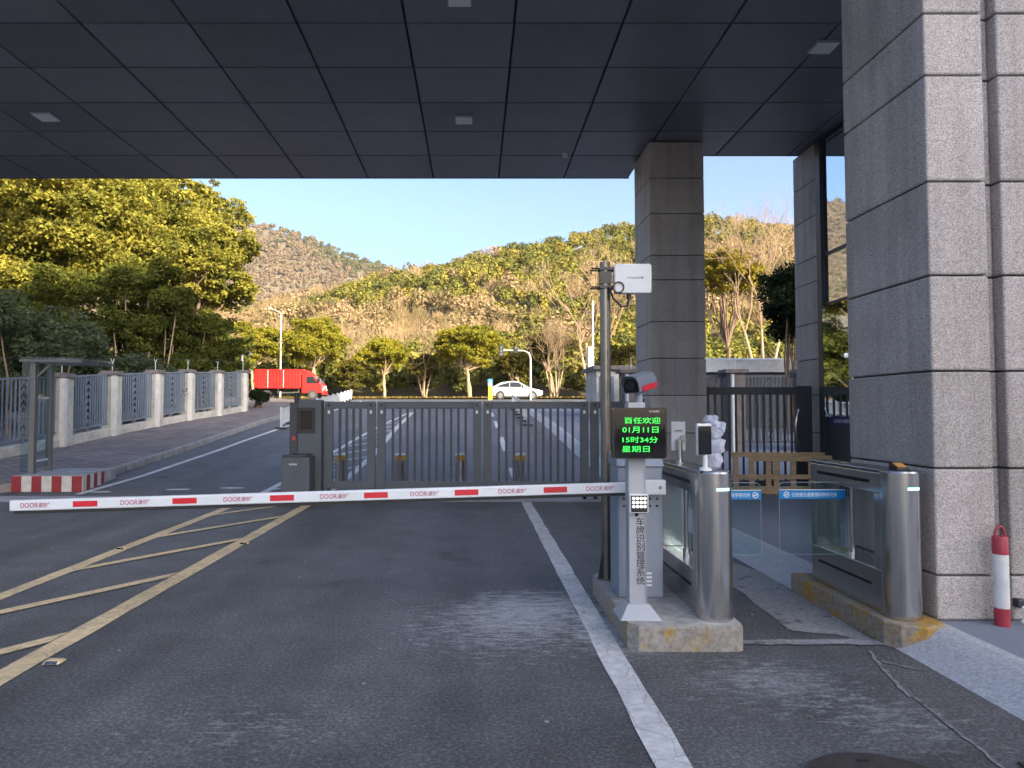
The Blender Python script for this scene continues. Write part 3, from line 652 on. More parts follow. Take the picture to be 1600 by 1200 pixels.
# ================================================================== TRAFFIC ISLAND with barrier, post, pole, turnstile
isl = thing('traffic_island', 'worn concrete island with flaking yellow paint carrying the barrier cabinet', 'island', (1.42, 5.4, 0))
poly = [(1.09, 4.72), (1.76, 4.72), (1.80, 4.76), (1.80, 6.2), (1.76, 6.24), (1.07, 6.24), (1.03, 6.2), (1.03, 4.80)]
MB().slab(poly, -.05, .165).build('kerb_body', 'island', isl, bevel=.014)
MB().slab([(x * .985 + .0213, y + (.012 if y < 5 else -.012)) for x, y in poly], .1655, .169).build('top_surface', 'island_top', isl)
IT = .169
# barrier
bar_ = thing('barrier_gate', 'lowered white barrier boom with red blocks on a grey cabinet', 'barrier', (1.27, 5.55, IT))
cb = MB(); cx0, cx1, cy0, cy1 = 1.10, 1.445, 5.42, 5.74
cb.box(cx0, cx1, cy0, cy1, IT, 1.17)
cab = cb.build('cabinet', 'cab_grey', bar_, bevel=.012)
MB().hexa([(cx0 - .012, cy0 - .02, 1.172), (cx1 + .012, cy0 - .02, 1.172), (cx1 + .012, cy1 + .01, 1.172), (cx0 - .012, cy1 + .01, 1.172),
           (cx0 - .005, cy0 + .03, 1.245), (cx1 + .005, cy0 + .03, 1.245), (cx1 + .005, cy1, 1.275), (cx0 - .005, cy1, 1.275)]).build('cabinet_lid', 'cab_grey', bar_, bevel=.012)
for dx in (.045, .10, .245, .30):
    for z in (.87, .925): MB().tube([(cx0 + dx, cy0 - .005, z), (cx0 + dx, cy0 + .004, z)], .010, 10).build('bolt', 'black', cab)
for z in (.26, .29, .32, .35): MB().box(cx0 + .09, cx1 - .09, cy0 - .004, cy0 + .002, z, z + .014).build('vent_slot', 'text_white', cab)
bl, br_ = (at(17, 790, 5.17)), (at(985, 761, 5.30))
A = Vector((bl[0], 5.17, bl[1])); B = Vector((br_[0] + .04, 5.30, br_[1])); D = (B - A)
boom = MB().bar(A, B, .045, .078).build('boom', 'boom', bar_, bevel=.008)
MB().bar(A + Vector((0.03, .004, -.051)), B + Vector((-.03, .004, -.051)), .032, .022).build('rubber_edge', 'rubber', boom)
n_out = Vector((0, 0, 1)).cross(D).normalized()
if n_out.y > 0: n_out = -n_out
tilt = math.degrees(math.atan2(D.z, D.x)); yaw = math.degrees(math.atan2(D.y, D.x))
def on_boom(px): 
    t = (px - 17) / (985 - 17); return A + (B - A) * t
for px in (132, 283, 432, 577, 718, 857):
    p = on_boom(px) + n_out * .0235; d = D.normalized() * .088
    MB().bar(p - d, p + d, .003, .042).build('red_stripe', 'red', boom)
for px in (55, 206, 363, 511, 651, 788, 926):
    p = on_boom(px) + n_out * .0237
    text('lettering', 'DOOR', .05, (p.x - .035, p.y - .002, p.z), 'crimson', boom, width=.125, height=.034, rot=(90, -tilt, yaw))
    text('lettering', '道尔', .05, (p.x + .065, p.y - .002, p.z + .003), 'crimson', boom, width=.065, height=.033, rot=(90, -tilt, yaw))
    text('lettering', '®', .02, (p.x + .106, p.y - .002, p.z + .016), 'crimson', boom, width=.012, height=.012, rot=(90, -tilt, yaw))
MB().box(B.x - .06, cx1 - .015, 5.265, 5.345, B.z - .055, B.z + .055).build('boom_clamp', 'boom', bar_, bevel=.008)
MB().tube([(1.27, 5.34, B.z), (1.27, 5.43, B.z)], .06, 20).build('drive_shaft', 'steel_dark', bar_, smooth=True)
for x in (B.x - .02, cx1 - .06): MB().tube([(x, 5.255, B.z), (x, 5.2655, B.z)], .014, 8).build('bolt', 'chrome', bar_)
# recognition post
px0, pY = 1.135, 4.98
rpz = thing('plate_recognition_post', 'grey plate recognition post with black LED display and red striped camera', 'post', (px0, pY, IT))
MB().hexa([(px0 - .145, pY - .15, IT), (px0 + .145, pY - .15, IT), (px0 + .145, pY + .13, IT), (px0 - .145, pY + .13, IT),
           (px0 - .075, pY - .07, IT + .095), (px0 + .075, pY - .07, IT + .095), (px0 + .075, pY + .06, IT + .095), (px0 - .075, pY + .06, IT + .095)]).build('base', 'post_grey', rpz, bevel=.006)
post = MB().box(px0 - .061, px0 + .061, pY - .055, pY + .055, IT + .09, 1.66).build('post', 'post_grey', rpz, bevel=.006)
MB().box(px0 + .047, px0 + .06, pY - .0575, pY - .0555, IT + .1, 1.2).build('edge_groove', 'cab_grey', post)
for k, ch in enumerate('车牌识别管理系统'):
    zz = at(1002, 815 + k * 13.2, pY - .06)[1]; text('lettering', ch, .06, (px0 + .018, pY - .057, zz), 'ink', post, width=.058, height=.056)
def pz(py, Y): return at(1000, py, Y)[1]
lx0, lx1 = at(958, 677, pY - .16)[0], at(1042, 677, pY - .16)[0]; lz0, lz1 = pz(717, pY - .16), pz(637, pY - .16)
lY = pY - .16
def rrect(x0, x1, z0, z1, r, n=5):
    out = []
    for cx, cz, a0 in ((x1 - r, z0 + r, -90), (x1 - r, z1 - r, 0), (x0 + r, z1 - r, 90), (x0 + r, z0 + r, 180)):
        for k in range(n + 1):
            a = R(a0 + 90 * k / n); out.append((cx + r * math.cos(a), cz + r * math.sin(a)))
    return out
disp = MB().prism(rrect(lx0, lx1, lz0, lz1, .022), lY, lY + .075).build('led_display', 'black', rpz, smooth=True)
MB().prism(rrect(lx0 + .008, lx1 - .008, lz0 + .008, lz1 - .008, .018), lY - .003, lY - .0005).build('display_glass', 'screen', disp)
for k, (s, py, xa, xb) in enumerate((('百任欢迎', 657, 975, 1031), ('01月11日', 671.5, 972, 1028), ('15时34分', 687, 972, 1027), ('星期日', 701.5, 971, 1014))):
    w_ = (xb - xa) / FPX * lY; text('led_text', s, .05, ((xa + xb) / 2 / FPX * lY - PPX / FPX * lY, lY - .0045, pz(py, lY)), 'green_led', disp, width=w_, height=.042)
text('lettering', 'DOOR道尔', .02, (lx1 - .085, lY - .0045, lz1 - .025), 'text_white', disp, width=.07, height=.014)
MB().box(px0 - .05, px0 + .05, pY - .086, pY - .054, lz0 + .06, lz1 - .06).build('bracket', 'black', rpz)
# camera on top
cy_, cz_ = pY - .02, pz(601, pY)
MB().tube([(px0 + .03, pY, 1.655), (px0 + .03, pY, cz_ - .055)], .028, 14).build('camera_neck', 'cab_grey', rpz, smooth=True)
ax = Vector((-.75, -1, -.2)).normalized(); sx = ax.cross(Vector((0, 0, 1))).normalized(); sz = sx.cross(ax)
C0 = Vector((px0 + .04, pY + .02, cz_ + .01))
def sect(t, wid, hz, dz=0): 
    c = C0 + ax * t + sz * dz
    pr = [(-1, -.75), (-.8, -1), (.8, -1), (1, -.75), (1, .25), (.72, .85), (.4, 1), (-.4, 1), (-.72, .85), (-1, .25)]
    return [C0 + ((c + sx * a * wid + sz * b * hz) - C0) * .86 for a, b in pr]
camh = MB().loft([sect(-.17, .060, .058), sect(-.165, .068, .064), sect(.16, .074, .066), sect(.168, .071, .063)]).build('camera_housing', 'camera_grey', rpz, smooth=True)
MB().loft([sect(.1685, .066, .056), sect(.172, .064, .054)]).build('lens_window', 'screen', camh)
lc = C0 + ax * .172 * .86
MB().tube([lc, lc + ax * .006], .03, 18).build('lens', 'black', camh, smooth=True)
hood = MB()
def hs(t, e): 
    c = C0 + ax * t
    return [C0 + (c - C0 + sx * a * .085 + sz * b * .078) * .86 for a, b in [(-1, -.1), (-1, .3), (-.74, .9), (-.4, 1.06), (.4, 1.06), (.74, .9), (1, .3), (1, -.1), (.95, -.1), (.95, .28), (.71, .85), (.4, 1.0), (-.4, 1.0), (-.71, .85), (-.95, .28), (-.95, -.1)]]
hood.loft([hs(-.16, 0), hs(.21, 0)]).build('sun_hood', 'camera_grey', camh)
for sgn in (-1, 1):
    p0 = C0 + sx * sgn * .066 - sz * .024 
    MB().bar(p0 - ax * .15, p0 + ax * .10, .006, .045, up=sz).build('red_side_strip', 'red', camh)
MB().tube([C0 + sx * .05 - ax * .1 - sz * .05, C0 + sx * .05 - ax * .1 - sz * .11, (px0 + .07, pY + .02, 1.68), (px0 + .05, pY + .03, 1.6)], .007, 8).build('cable', 'black', camh, smooth=True)
# flood lamp
fx, fz = at(998.5, 787, pY - .1)
fl = MB().box(fx - .064, fx + .064, pY - .105, pY - .0565, fz - .064, fz + .064).build('fill_lamp', 'text_white', rpz, bevel=.005)
MB().box(fx - .057, fx + .057, pY - .108, pY - .1055, fz - .057, fz + .057).build('lamp_face', 'black', fl)
for i in range(4):
    for j in range(3):
        x, z = fx - .039 + i * .026, fz + .037 - j * .028
        MB().tube([(x, pY - .1085, z), (x, pY - .113, z), (x, pY - .115, z)], [.0115, .0105, .006], 12).build('diode', 'white_led', fl, smooth=True)
MB().tube([(fx - .01, pY - .08, fz - .066), (fx - .01, pY - .07, fz - .085)], .012, 8).build('cable_gland', 'black', fl)
# antenna pole
ax_, aY = 1.13, 6.05
ap = thing('antenna_pole', 'bronze steel pole carrying a flat white antenna panel', 'pole', (ax_, aY, IT))
MB().tube([(ax_, aY, IT), (ax_, aY, at(949, 410, aY)[1])], .045, 20).build('pole', 'bronze', ap, smooth=True)
MB().tube([(ax_, aY, IT), (ax_, aY, IT + .012)], .09, 20).build('base_plate', 'bronze', ap)
for a in (200, 320):
    d = Vector((math.cos(R(a)), math.sin(R(a)), 0)); p = Vector((ax_, aY, IT + .012))
    MB().hexa([p + d * .04 + Vector((0, 0, 0)), p + d * .088, p + d * .088 + Vector((-d.y, d.x, 0)) * .006, p + d * .04 + Vector((-d.y, d.x, 0)) * .006,
               p + d * .04 + Vector((0, 0, .22)), p + d * .048 + Vector((0, 0, .22)), p + d * .048 + Vector((-d.y * .006, d.x * .006, .22)), p + d * .04 + Vector((-d.y * .006, d.x * .006, .22))]).build('gusset', 'gate_dark', ap)
pY2 = aY - .05; q0, q1 = at(959, 437, pY2), at(1017, 437, pY2); zz0, zz1 = at(990, 459, pY2)[1], at(990, 413, pY2)[1]
pa = MB().prism(rrect(q0[0], q1[0], zz0, zz1, .025), pY2 - .03, pY2 + .035).build('antenna_panel', 'white', ap, bevel=.008, smooth=True)
text('lettering', 'WANJI万集', .03, ((q0[0] + q1[0]) / 2 + .02, pY2 - .0315, (zz0 + zz1) / 2 + .005), 'grey_print', pa, width=.14, height=.02)
for z in (zz1 - .035, zz0 + .06):
    MB().box(ax_ - .055, q0[0] + .02, aY - .055, aY + .055, z - .012, z + .012).build('clamp', 'black', ap)
    for dy in (-.045, .045): MB().tube([(ax_ - .125, aY + dy, z), (ax_ - .05, aY + dy, z)], .007, 8).build('clamp_bolt', 'black', ap)
MB().box(ax_ - .048, ax_ + .048, aY - .05, aY + .05, zz0 + .09, zz1 - .06).build('clamp_body', 'black', ap)
ring = [(ax_ + .10 + .045 * math.cos(t), aY - .09, zz0 + .05 + .045 * math.sin(t)) for t in np.linspace(0, 2 * math.pi, 20)]
MB().tube(ring, .006, 6).build('cable', 'black', ap, smooth=True)
pp = [(ax_ + .02, aY - .06, zz0 + .06), (ax_ + .06, aY - .06, zz0 - .04), (ax_ + .13, aY - .05, zz0 - .11), (ax_ + .19, aY - .03, zz0 - .10), (ax_ + .205, aY - .01, zz0 - .03), (ax_ + .205, aY - .005, zz0 + .03)]
MB().tube(pp, .009, 8).build('cable', 'black', ap, smooth=True)
MB().tube([(ax_ + .205, aY - .01, zz0 - .04), (ax_ + .205, aY - .01, zz0 + .01)], .02, 10).build('connector', 'black', ap)

# turnstiles
def turnstile(label, xc, y0, y1, zb, wing_dir, tab):
    r = .122; L = thing('turnstile', label, 'turnstile', (xc, (y0 + y1) / 2, zb), 'stainless swing turnstiles'); top = zb + 1.0
    yc = y0 + r
    MB().tube([(xc, yc, zb), (xc, yc, zb + 1.0)], r, 48).build('front_cylinder', 'steel', L, smooth=True)
    MB().tube([(xc, yc, zb + 1.0), (xc, yc, zb + 1.012), (xc, yc, zb + 1.016)], [r, r * .97, r * .9], 48).build('cylinder_cap', 'steel_dark', L, smooth=True)
    a0 = math.radians(-90); pts = []
    lb = MB(); n = 10
    rr = r + .003; band = [(xc + rr * math.sin(R(t)), yc - rr * math.cos(R(t))) for t in np.linspace(-8, 40, n)]
    for (xa, ya), (xb, yb) in zip(band[:-1], band[1:]): lb.add([(xa, ya, zb + .885), (xb, yb, zb + .885), (xb, yb, zb + .905), (xa, ya, zb + .905)], [(0, 1, 2, 3)])
    lb.build('status_light', 'cyan_led', L, fix=False)
    x0, x1 = xc - .10, xc + .10
    MB().box(x0, x1, yc + .02, y1, top - .16, top - .012).build('upper_box', 'steel', L, bevel=.006)
    MB().box(x0 - .006, x1 + .006, yc + .06, y1 + .004, top - .011, top + .012).build('top_plate', 'steel_dark', L, bevel=.004)
    MB().box(x0, x1, yc + .02, y1, zb, zb + .30).build('lower_box', 'steel', L, bevel=.006)
    MB().box(x0, x1, y1 - .09, y1, zb + .301, top - .161).build('rear_upright', 'steel', L, bevel=.004)
    MB().box(x0 + .002, x1 - .002, yc + .02, yc + .15, zb + .301, top - .161).build('front_upright', 'steel', L, bevel=.004)
    for xx in (x0 - .0015, x1 + .0015):
        MB().box(xx - .001, xx + .001, yc + .2, y1 - .12, top - .095, top - .07).build('sensor_slot', 'screen', L)
        MB().box(xx - .001, xx + .001, yc + .2, y1 - .12, zb + .17, zb + .19).build('sensor_slot', 'screen', L)
    ym = (yc + y1) / 2 + .08
    MB().tube([(xc, ym, zb + .302), (xc, ym, top - .162)], .016, 14).build('spindle', 'chrome', L, smooth=True)
    MB().tube([(xc, ym, zb + .302), (xc, ym, zb + .36)], .028, 14).build('spindle_collar', 'chrome', L, smooth=True)
    gpan = MB().box(xc - .004, xc + .004, ym + .12, y1 - .10, zb + .31, top - .17).build('side_glass', 'glass', L)
    wx0, wx1 = (xc + .03, xc + .59) if wing_dir > 0 else (xc - .575, xc - .03)
    wz0, wz1 = .47, 1.035
    wg = MB().prism(rrect(wx0, wx1, wz0, wz1, .04), ym - .005, ym + .005).build('glass_wing', 'glass', L)
    M.setdefault('glass_edge', pmat('glass_edge', (0.30, 0.36, 0.38), .3))
    outl = rrect(wx0, wx1, wz0, wz1, .04); MB().tube([(x, ym, z) for x, z in outl + outl[:1]], .0022, 6, False).build('polished_edge', 'glass_edge', wg)
    vis0, vis1 = (xc + .05, wx1) if wing_dir > 0 else (wx0, xc - .05)
    st = MB().box(vis0, vis1, ym - .0075, ym - .006, .905, .972).build('film_strip', 'blue', wg)
    MB().box(vis0, vis1, ym - .0078, ym - .0062, .974, .979).build('film_line', 'text_white', wg)
    if wing_dir > 0:
        text('lettering', '公安部交通管理科学研究所', .04, (vis1 - .27, ym - .0085, .938), 'text_white', st, width=.37, height=.034); lxx = vis1 - .045
    else:
        text('lettering', '公安部交通管理科学研究所', .04, (vis0 + .275, ym - .0085, .938), 'text_white', st, width=.36, height=.034); lxx = vis0 + .055
    cir = [(lxx + .021 * math.cos(t), ym - .0085, .938 + .021 * math.sin(t)) for t in np.linspace(0, 2 * math.pi, 20)]
    MB().tube(cir, .0032, 6, False).build('emblem', 'text_white', st)
    MB().bar((lxx - .013, ym - .0085, .932), (lxx + .013, ym - .0085, .944), .002, .009).build('emblem', 'text_white', st)
    return L
t1 = turnstile('stainless turnstile on the barrier island holding a black face scanner', 1.66, 4.79, 6.02, IT, 1, True)
# yellow kerb under the right turnstile
k2 = thing('turnstile_plinth', 'low concrete plinth with flaking yellow paint beneath the turnstile by the column', 'plinth', (3.0, 5.4, 0))
MB().slab([(2.86, 4.76), (3.0, 4.70), (3.19, 4.80), (3.19, 6.28), (2.80, 6.28), (2.80, 4.86)], -.05, .165).build('kerb_body', 'island2', k2, bevel=.012)
t2 = turnstile('stainless turnstile against the massive granite column with a card reader on top', 2.985, 4.83, 6.05, .169, -1, False)
# face scanner
fs = thing('face_scanner', 'black tablet face scanner on a short stalk atop the turnstile cylinder', 'scanner', (1.60, 4.92, IT + 1.016))
fx0, fz0 = at(1091, 712, 4.86); fx1, fz1 = at(1117, 662, 4.86)
MB().tube([(1.61, 4.92, IT + 1.016), (1.61, 4.92, IT + 1.03), (1.61, 4.92, IT + 1.04), (1.61, 4.92, fz0 + .03)], [.045, .043, .018, .016], 16).build('stalk', 'white', fs, smooth=True)
tb = MB().hexa([(fx0, 4.87, fz0), (fx1, 4.93, fz0), (fx1 - .004, 4.955, fz0), (fx0 - .006, 4.895, fz0), (fx0, 4.87, fz1), (fx1, 4.93, fz1), (fx1 - .004, 4.955, fz1), (fx0 - .006, 4.895, fz1)]).build('tablet', 'white', fs, bevel=.005)
MB().hexa([(fx0 + .004, 4.866, fz0 + .004), (fx1 - .003, 4.9255, fz0 + .004), (fx1 - .003, 4.9275, fz0 + .004), (fx0 + .004, 4.868, fz0 + .004), (fx0 + .004, 4.866, fz1 - .018), (fx1 - .003, 4.9255, fz1 - .018), (fx1 - .003, 4.9275, fz1 - .018), (fx0 + .004, 4.868, fz1 - .018)]).build('screen', 'screen', tb)
# plastic wrapped bundle
bm = bmesh.new(); rw = random.Random(3)
for (dx, dz, sxx, szz) in ((0, .06, .06, .07), (.012, .17, .066, .07), (.004, .27, .072, .075), (-.02, .345, .05, .05), (.03, .3, .05, .05)):
    ret = bmesh.ops.create_icosphere(bm, subdivisions=2, radius=1)
    for v in ret['verts']:
        p = v.co.copy(); k = 1 + .16 * math.sin(7 * p.x + 9 * dz * 30) * math.sin(8 * p.y + 2) + .14 * math.sin(11 * p.z + 5 * p.x) + rw.uniform(-.07, .07)
        v.co = Vector((1.715 + dx + p.x * sxx * k, 5.02 + p.y * .055 * k, IT + 1.014 + dz + p.z * szz * k))
for v in bm.verts: v.co.z = max(v.co.z, IT + 1.014)
me = bpy.data.meshes.new('wrapped_device'); bm.to_mesh(me); bm.free(); me.materials.append(M['wrap'])
wd = bpy.data.objects.new('wrapped_device', me); COL.objects.link(wd); tag(wd, 'bundle of crumpled white plastic wrap behind the face scanner', 'plastic wrap')
# rear device of the left turnstile
rd = thing('rear_scanner', 'pale scanner plate on a steel tube at the rear of the turnstile', 'scanner', (1.72, 5.9, IT + 1.012))
rX, rz = at(1063, 690, 5.88)
MB().tube([(rX, 5.9, IT + 1.012), (rX, 5.9, rz + .02)], .024, 16).build('tube', 'steel', rd, smooth=True)
ra, rb = at(1053, 705, 5.85), at(1075, 659, 5.85)
pl = MB().box(ra[0], rb[0], 5.925, 5.945, ra[1], rb[1]).build('plate', 'post_grey', rd, bevel=.004)
MB().box(rX - .03, rX + .03, 5.915, 5.924, rb[1] - .08, rb[1] - .074).build('slot', 'ink', pl)
MB().box(rX + .01, rX + .045, 5.90, 5.924, ra[1] + .07, ra[1] + .13).build('latch', 'chrome', pl)
# card reader
cr = thing('card_reader', 'small black card reader with orange tag on the turnstile by the column', 'card reader', (2.98, 4.95, 1.185))
MB().hexa([(2.94, 4.90, 1.185), (3.03, 4.90, 1.185), (3.03, 5.0, 1.185), (2.94, 5.0, 1.185), (2.94, 4.90, 1.20), (3.03, 4.90, 1.20), (3.03, 5.0, 1.235), (2.94, 5.0, 1.235)]).build('body', 'black', cr, bevel=.004)
M['orange'] = pmat('orange_label', (.5, .25, .06), .5)
MB().hexa([(2.955, 4.915, 1.207), (3.02, 4.915, 1.207), (3.02, 4.98, 1.23), (2.955, 4.98, 1.23), (2.955, 4.915, 1.210), (3.02, 4.915, 1.210), (3.02, 4.98, 1.233), (2.955, 4.98, 1.233)]).build('label_tag', 'orange', cr)

# ================================================================== FOREGROUND BITS
bX, bY = at(1566, 970, 4.80)[0], 4.80
rb_ = thing('lifting_bollard', 'red and white banded bollard with a ring handle by the granite groove', 'bollard', (bX, bY, .15))
MB().tube([(bX, bY, .15), (bX, bY, .27)], .047, 24).build('lower_band', 'bollard_red', rb_, smooth=True)
MB().tube([(bX, bY, .27), (bX, bY, .63)], .0465, 24).build('white_band', 'white_paint', rb_, smooth=True)
MB().tube([(bX, bY, .63), (bX, bY, .735), (bX, bY, .75)], [.048, .048, .04], 24).build('upper_band', 'bollard_red', rb_, smooth=True)
MB().tube([(bX + .034 * math.cos(t), bY, .75 + .065 * math.sin(t)) for t in np.linspace(0, math.pi, 12)], .009, 8).build('ring_handle', 'bollard_red', rb_, smooth=True)
tp = thing('hose_tap', 'small wall tap with a white spout low on the granite pier', 'tap', (3.80, 4.86, .2))
tx = at(1597, 940, 4.85)[0]
MB().box(tx - .03, tx + .03, 4.84, 4.905, .25, .31).build('valve', 'gate_dark', tp, bevel=.01)
MB().tube([(tx, 4.84, .26), (tx - .005, 4.815, .24), (tx - .01, 4.81, .20), (tx - .035, 4.80, .165)], .014, 10).build('spout', 'white', tp, smooth=True)
mh = thing('manhole_cover', 'round cast iron manhole cover set in the asphalt', 'manhole cover', (1.76, 2.98, 0))
MB().tube([(1.76, 2.98, -.04), (1.76, 2.98, .006)], .36, 64).build('frame', 'gate_dark', mh)
MB().tube([(1.76, 2.98, -.03), (1.76, 2.98, .010)], .345, 64).build('lid', 'iron', mh)
MB().box(1.74, 1.79, 3.24, 3.26, .0102, .0125).build('pick_hole', 'ink', mh)
dg_ = thing('drain_grate', 'iron drain grate with slots beside the pavement', 'drain grate', (2.72, 3.1, 0))
MB().box(2.48, 2.80, 2.60, 3.22, -.06, .003).build('pit', 'ink', dg_)
MB().box(2.46, 2.50, 2.58, 3.24, -.05, .012).box(2.79, 2.82, 2.58, 3.24, -.05, .012).box(2.50, 2.79, 3.20, 3.24, -.05, .0115).build('frame', 'iron', dg_)
for k in range(9): MB().box(2.5, 2.79, 2.62 + k * .065, 2.65 + k * .065, -.03, .010).build('slat', 'iron', dg_)
for i, (px, py, lab) in enumerate(((382, 850, 'road stud on the yellow hatch border facing the middle stripe'), (85, 1036, 'road stud on the wide yellow border near the last stripe'), (190, 858, 'road stud on the outer yellow hatch border'))):
    u, yd, zd = ray(px, py); t = -CAMH / zd; x, y = u * t, yd * t
    st_ = thing('road_stud', lab, 'road stud', (x, y, 0.006), 'road studs on the yellow lines')
    MB().hexa([(x - .055, y - .05, .006), (x + .055, y - .05, .006), (x + .055, y + .05, .006), (x - .055, y + .05, .006), (x - .045, y - .022, .024), (x + .045, y - .022, .024), (x + .045, y + .022, .024), (x - .045, y + .022, .024)]).build('body', 'yellow_line', st_, bevel=.003)
    MB().hexa([(x - .04, y - .0495, .008), (x + .04, y - .0495, .008), (x + .04, y - .048, .007), (x - .04, y - .048, .007), (x - .036, y - .03, .0215), (x + .036, y - .03, .0215), (x + .036, y - .026, .0215), (x - .036, y - .026, .0215)]).build('reflector', 'steel_dark', st_)

# pallet + pedestrian gate
plt = thing('wooden_pallet', 'weathered wooden pallet standing on edge before the pedestrian gate', 'pallet', (5.4, 12.2, .15))
pY3 = 12.15; xa, xb = at(1145, 740, pY3)[0], at(1300, 740, pY3)[0]
for z0, z1, t0, t1_, yy in ((.17, .30, 0, 1, 0), (.42, .50, 0, 1, .0), (.73, .83, .16, 1.0, -.02), (.80, .88, 0.0, .95, .06)):
    MB().box(xa + (xb - xa) * t0, xa + (xb - xa) * t1_, pY3 + yy, pY3 + yy + .025, z0, z1).build('slat', 'wood', plt, bevel=.004)
for t in (.04, .2, .37, .45, .62, .8, .97):
    x = xa + (xb - xa) * t; MB().box(x - .045, x + .045, pY3 + .0265, pY3 + .058, .155, .80).build('slat', 'wood', plt, bevel=.004)
pg = thing('pedestrian_gate', 'dark steel pedestrian gate with curved handle between granite columns', 'gate', (5.2, 12.75, .15))
gY = 12.98
MB().box(4.22, 6.0, gY - .04, gY + .04, 1.90, 2.04).build('top_rail', 'gate_dark', pg, bevel=.006)
MB().box(5.93, 6.22, gY - .05, gY + .05, .16, 2.06).build('lock_post', 'gate_dark', pg, bevel=.008)
MB().box(4.22, 5.93, gY - .035, gY + .035, .2, .32).build('bottom_rail', 'gate_dark', pg)
for k in range(13):
    x = 4.32 + k * .128; MB().box(x - .016, x + .016, gY - .016, gY + .016, .32, 1.9).build('bar', 'gate_dark', pg)
MB().tube([(6.02 - .12 * math.sin(t), gY - .055 - .03 * math.sin(t), 1.30 + .38 * math.cos(t)) for t in np.linspace(0, math.pi, 14)], .017, 10).build('handle', 'chrome', pg, smooth=True)

# ================================================================== PERIMETER FENCES
def spike(parent, x, y, z):
    MB().tube([(x, y, z), (x, y, z + .28)], .012, 6).bar((x, y, z + .28), (x, y - .12, z + .42), .014).bar((x, y, z + .28), (x, y + .12, z + .42), .014).build('wire_bracket', 'white', parent)
def perimeter(label, x, ys, ph, mat_p, top=0.0, h_panel=1.62, front=1, zoff=.15, spikes=True):
    o = thing('perimeter_fence', label, 'fence', (x, ys[0], gz(ys[0]) + zoff))
    for y in ys:
        z = gz(y) + zoff
        p = MB().box(x - .22, x + .22, y - .26, y + .26, z - .3, z + ph - .14).build('pillar', 'plaster', o, bevel=.015)
        MB().box(x + front * .12, x + front * .26, y - .30, y - .12, z - .3, z + ph - .15).build('pilaster', 'plaster_white', p, bevel=.01)
        MB().box(x - .30, x + .30, y - .34, y + .34, z + ph - .138, z + ph - .06).box(x - .25, x + .25, y - .29, y + .29, z + ph - .06, z + ph).build('cap', 'cap', p, bevel=.012)
        if spikes: spike(p, x, y, z + ph)
    for ya, yb in zip(ys[:-1], ys[1:]):
        a, b = ya + .27, yb - .27; za, zb2 = gz(a) + zoff, gz(b) + zoff
        def Z(y): return za + (zb2 - za) * (y - a) / (b - a)
        pl_ = MB().hexa([(x - .14, a, za - .3), (x + .14, a, za - .3), (x + .14, b, zb2 - .3), (x - .14, b, zb2 - .3), (x - .14, a, za + .26), (x + .14, a, za + .26), (x + .14, b, zb2 + .26), (x - .14, b, zb2 + .26)]).build('plinth', 'plaster', o, bevel=.02)
        zl, zh = .40, .40 + h_panel
        fp = MB().bar((x, a, za + zl), (x, b, zb2 + zl), .04, .05).build('bottom_rail', 'fence', o); MB().bar((x, a, za + zh), (x, b, zb2 + zh), .04, .05).build('top_rail', 'fence', o)
        n = 17; bars = []
        for k in range(n):
            y = a + .06 + (b - a - .12) * k / (n - 1)
            if k == n // 2: continue
            MB().box(x - .018, x + .018, y - .018, y + .018, Z(y) + zl + .02, Z(y) + zh - .02).build('bar', 'fence', fp)
        ym = (a + b) / 2; hw = (b - a - .12) / (n - 1) - .03
        for k in range(7):
            z = Z(ym) + zl + .08 + k * (h_panel - .1) / 7
            MB().bar((x, ym - hw, z), (x, ym, z + .17), .03, .035, up=(1, 0, 0)).bar((x, ym + hw, z), (x, ym, z + .17), .03, .035, up=(1, 0, 0)).build('chevron', 'fence', fp)
        for k in range(3):
            y = a + (b - a) * (k + .5) / 3; MB().box(x - .02, x + .02, y - .02, y + .02, Z(y) + .25, Z(y) + zl - .02).build('foot', 'fence', fp)
    if spikes:
        for dy in (-.12, .12):
            MB().tube([(x, y + dy, gz(y) + zoff + ph + .42) for y in ys], .0025, 5).build('wire', 'gate_dark', o)
    return o
perimeter('blue-grey chevron bar fence with plastered pillars along the left footway', -12.1, [13.9, 17.1, 20.5, 23.35, 26.5, 29.5, 32.9, 36.5], 2.13, 'plaster')
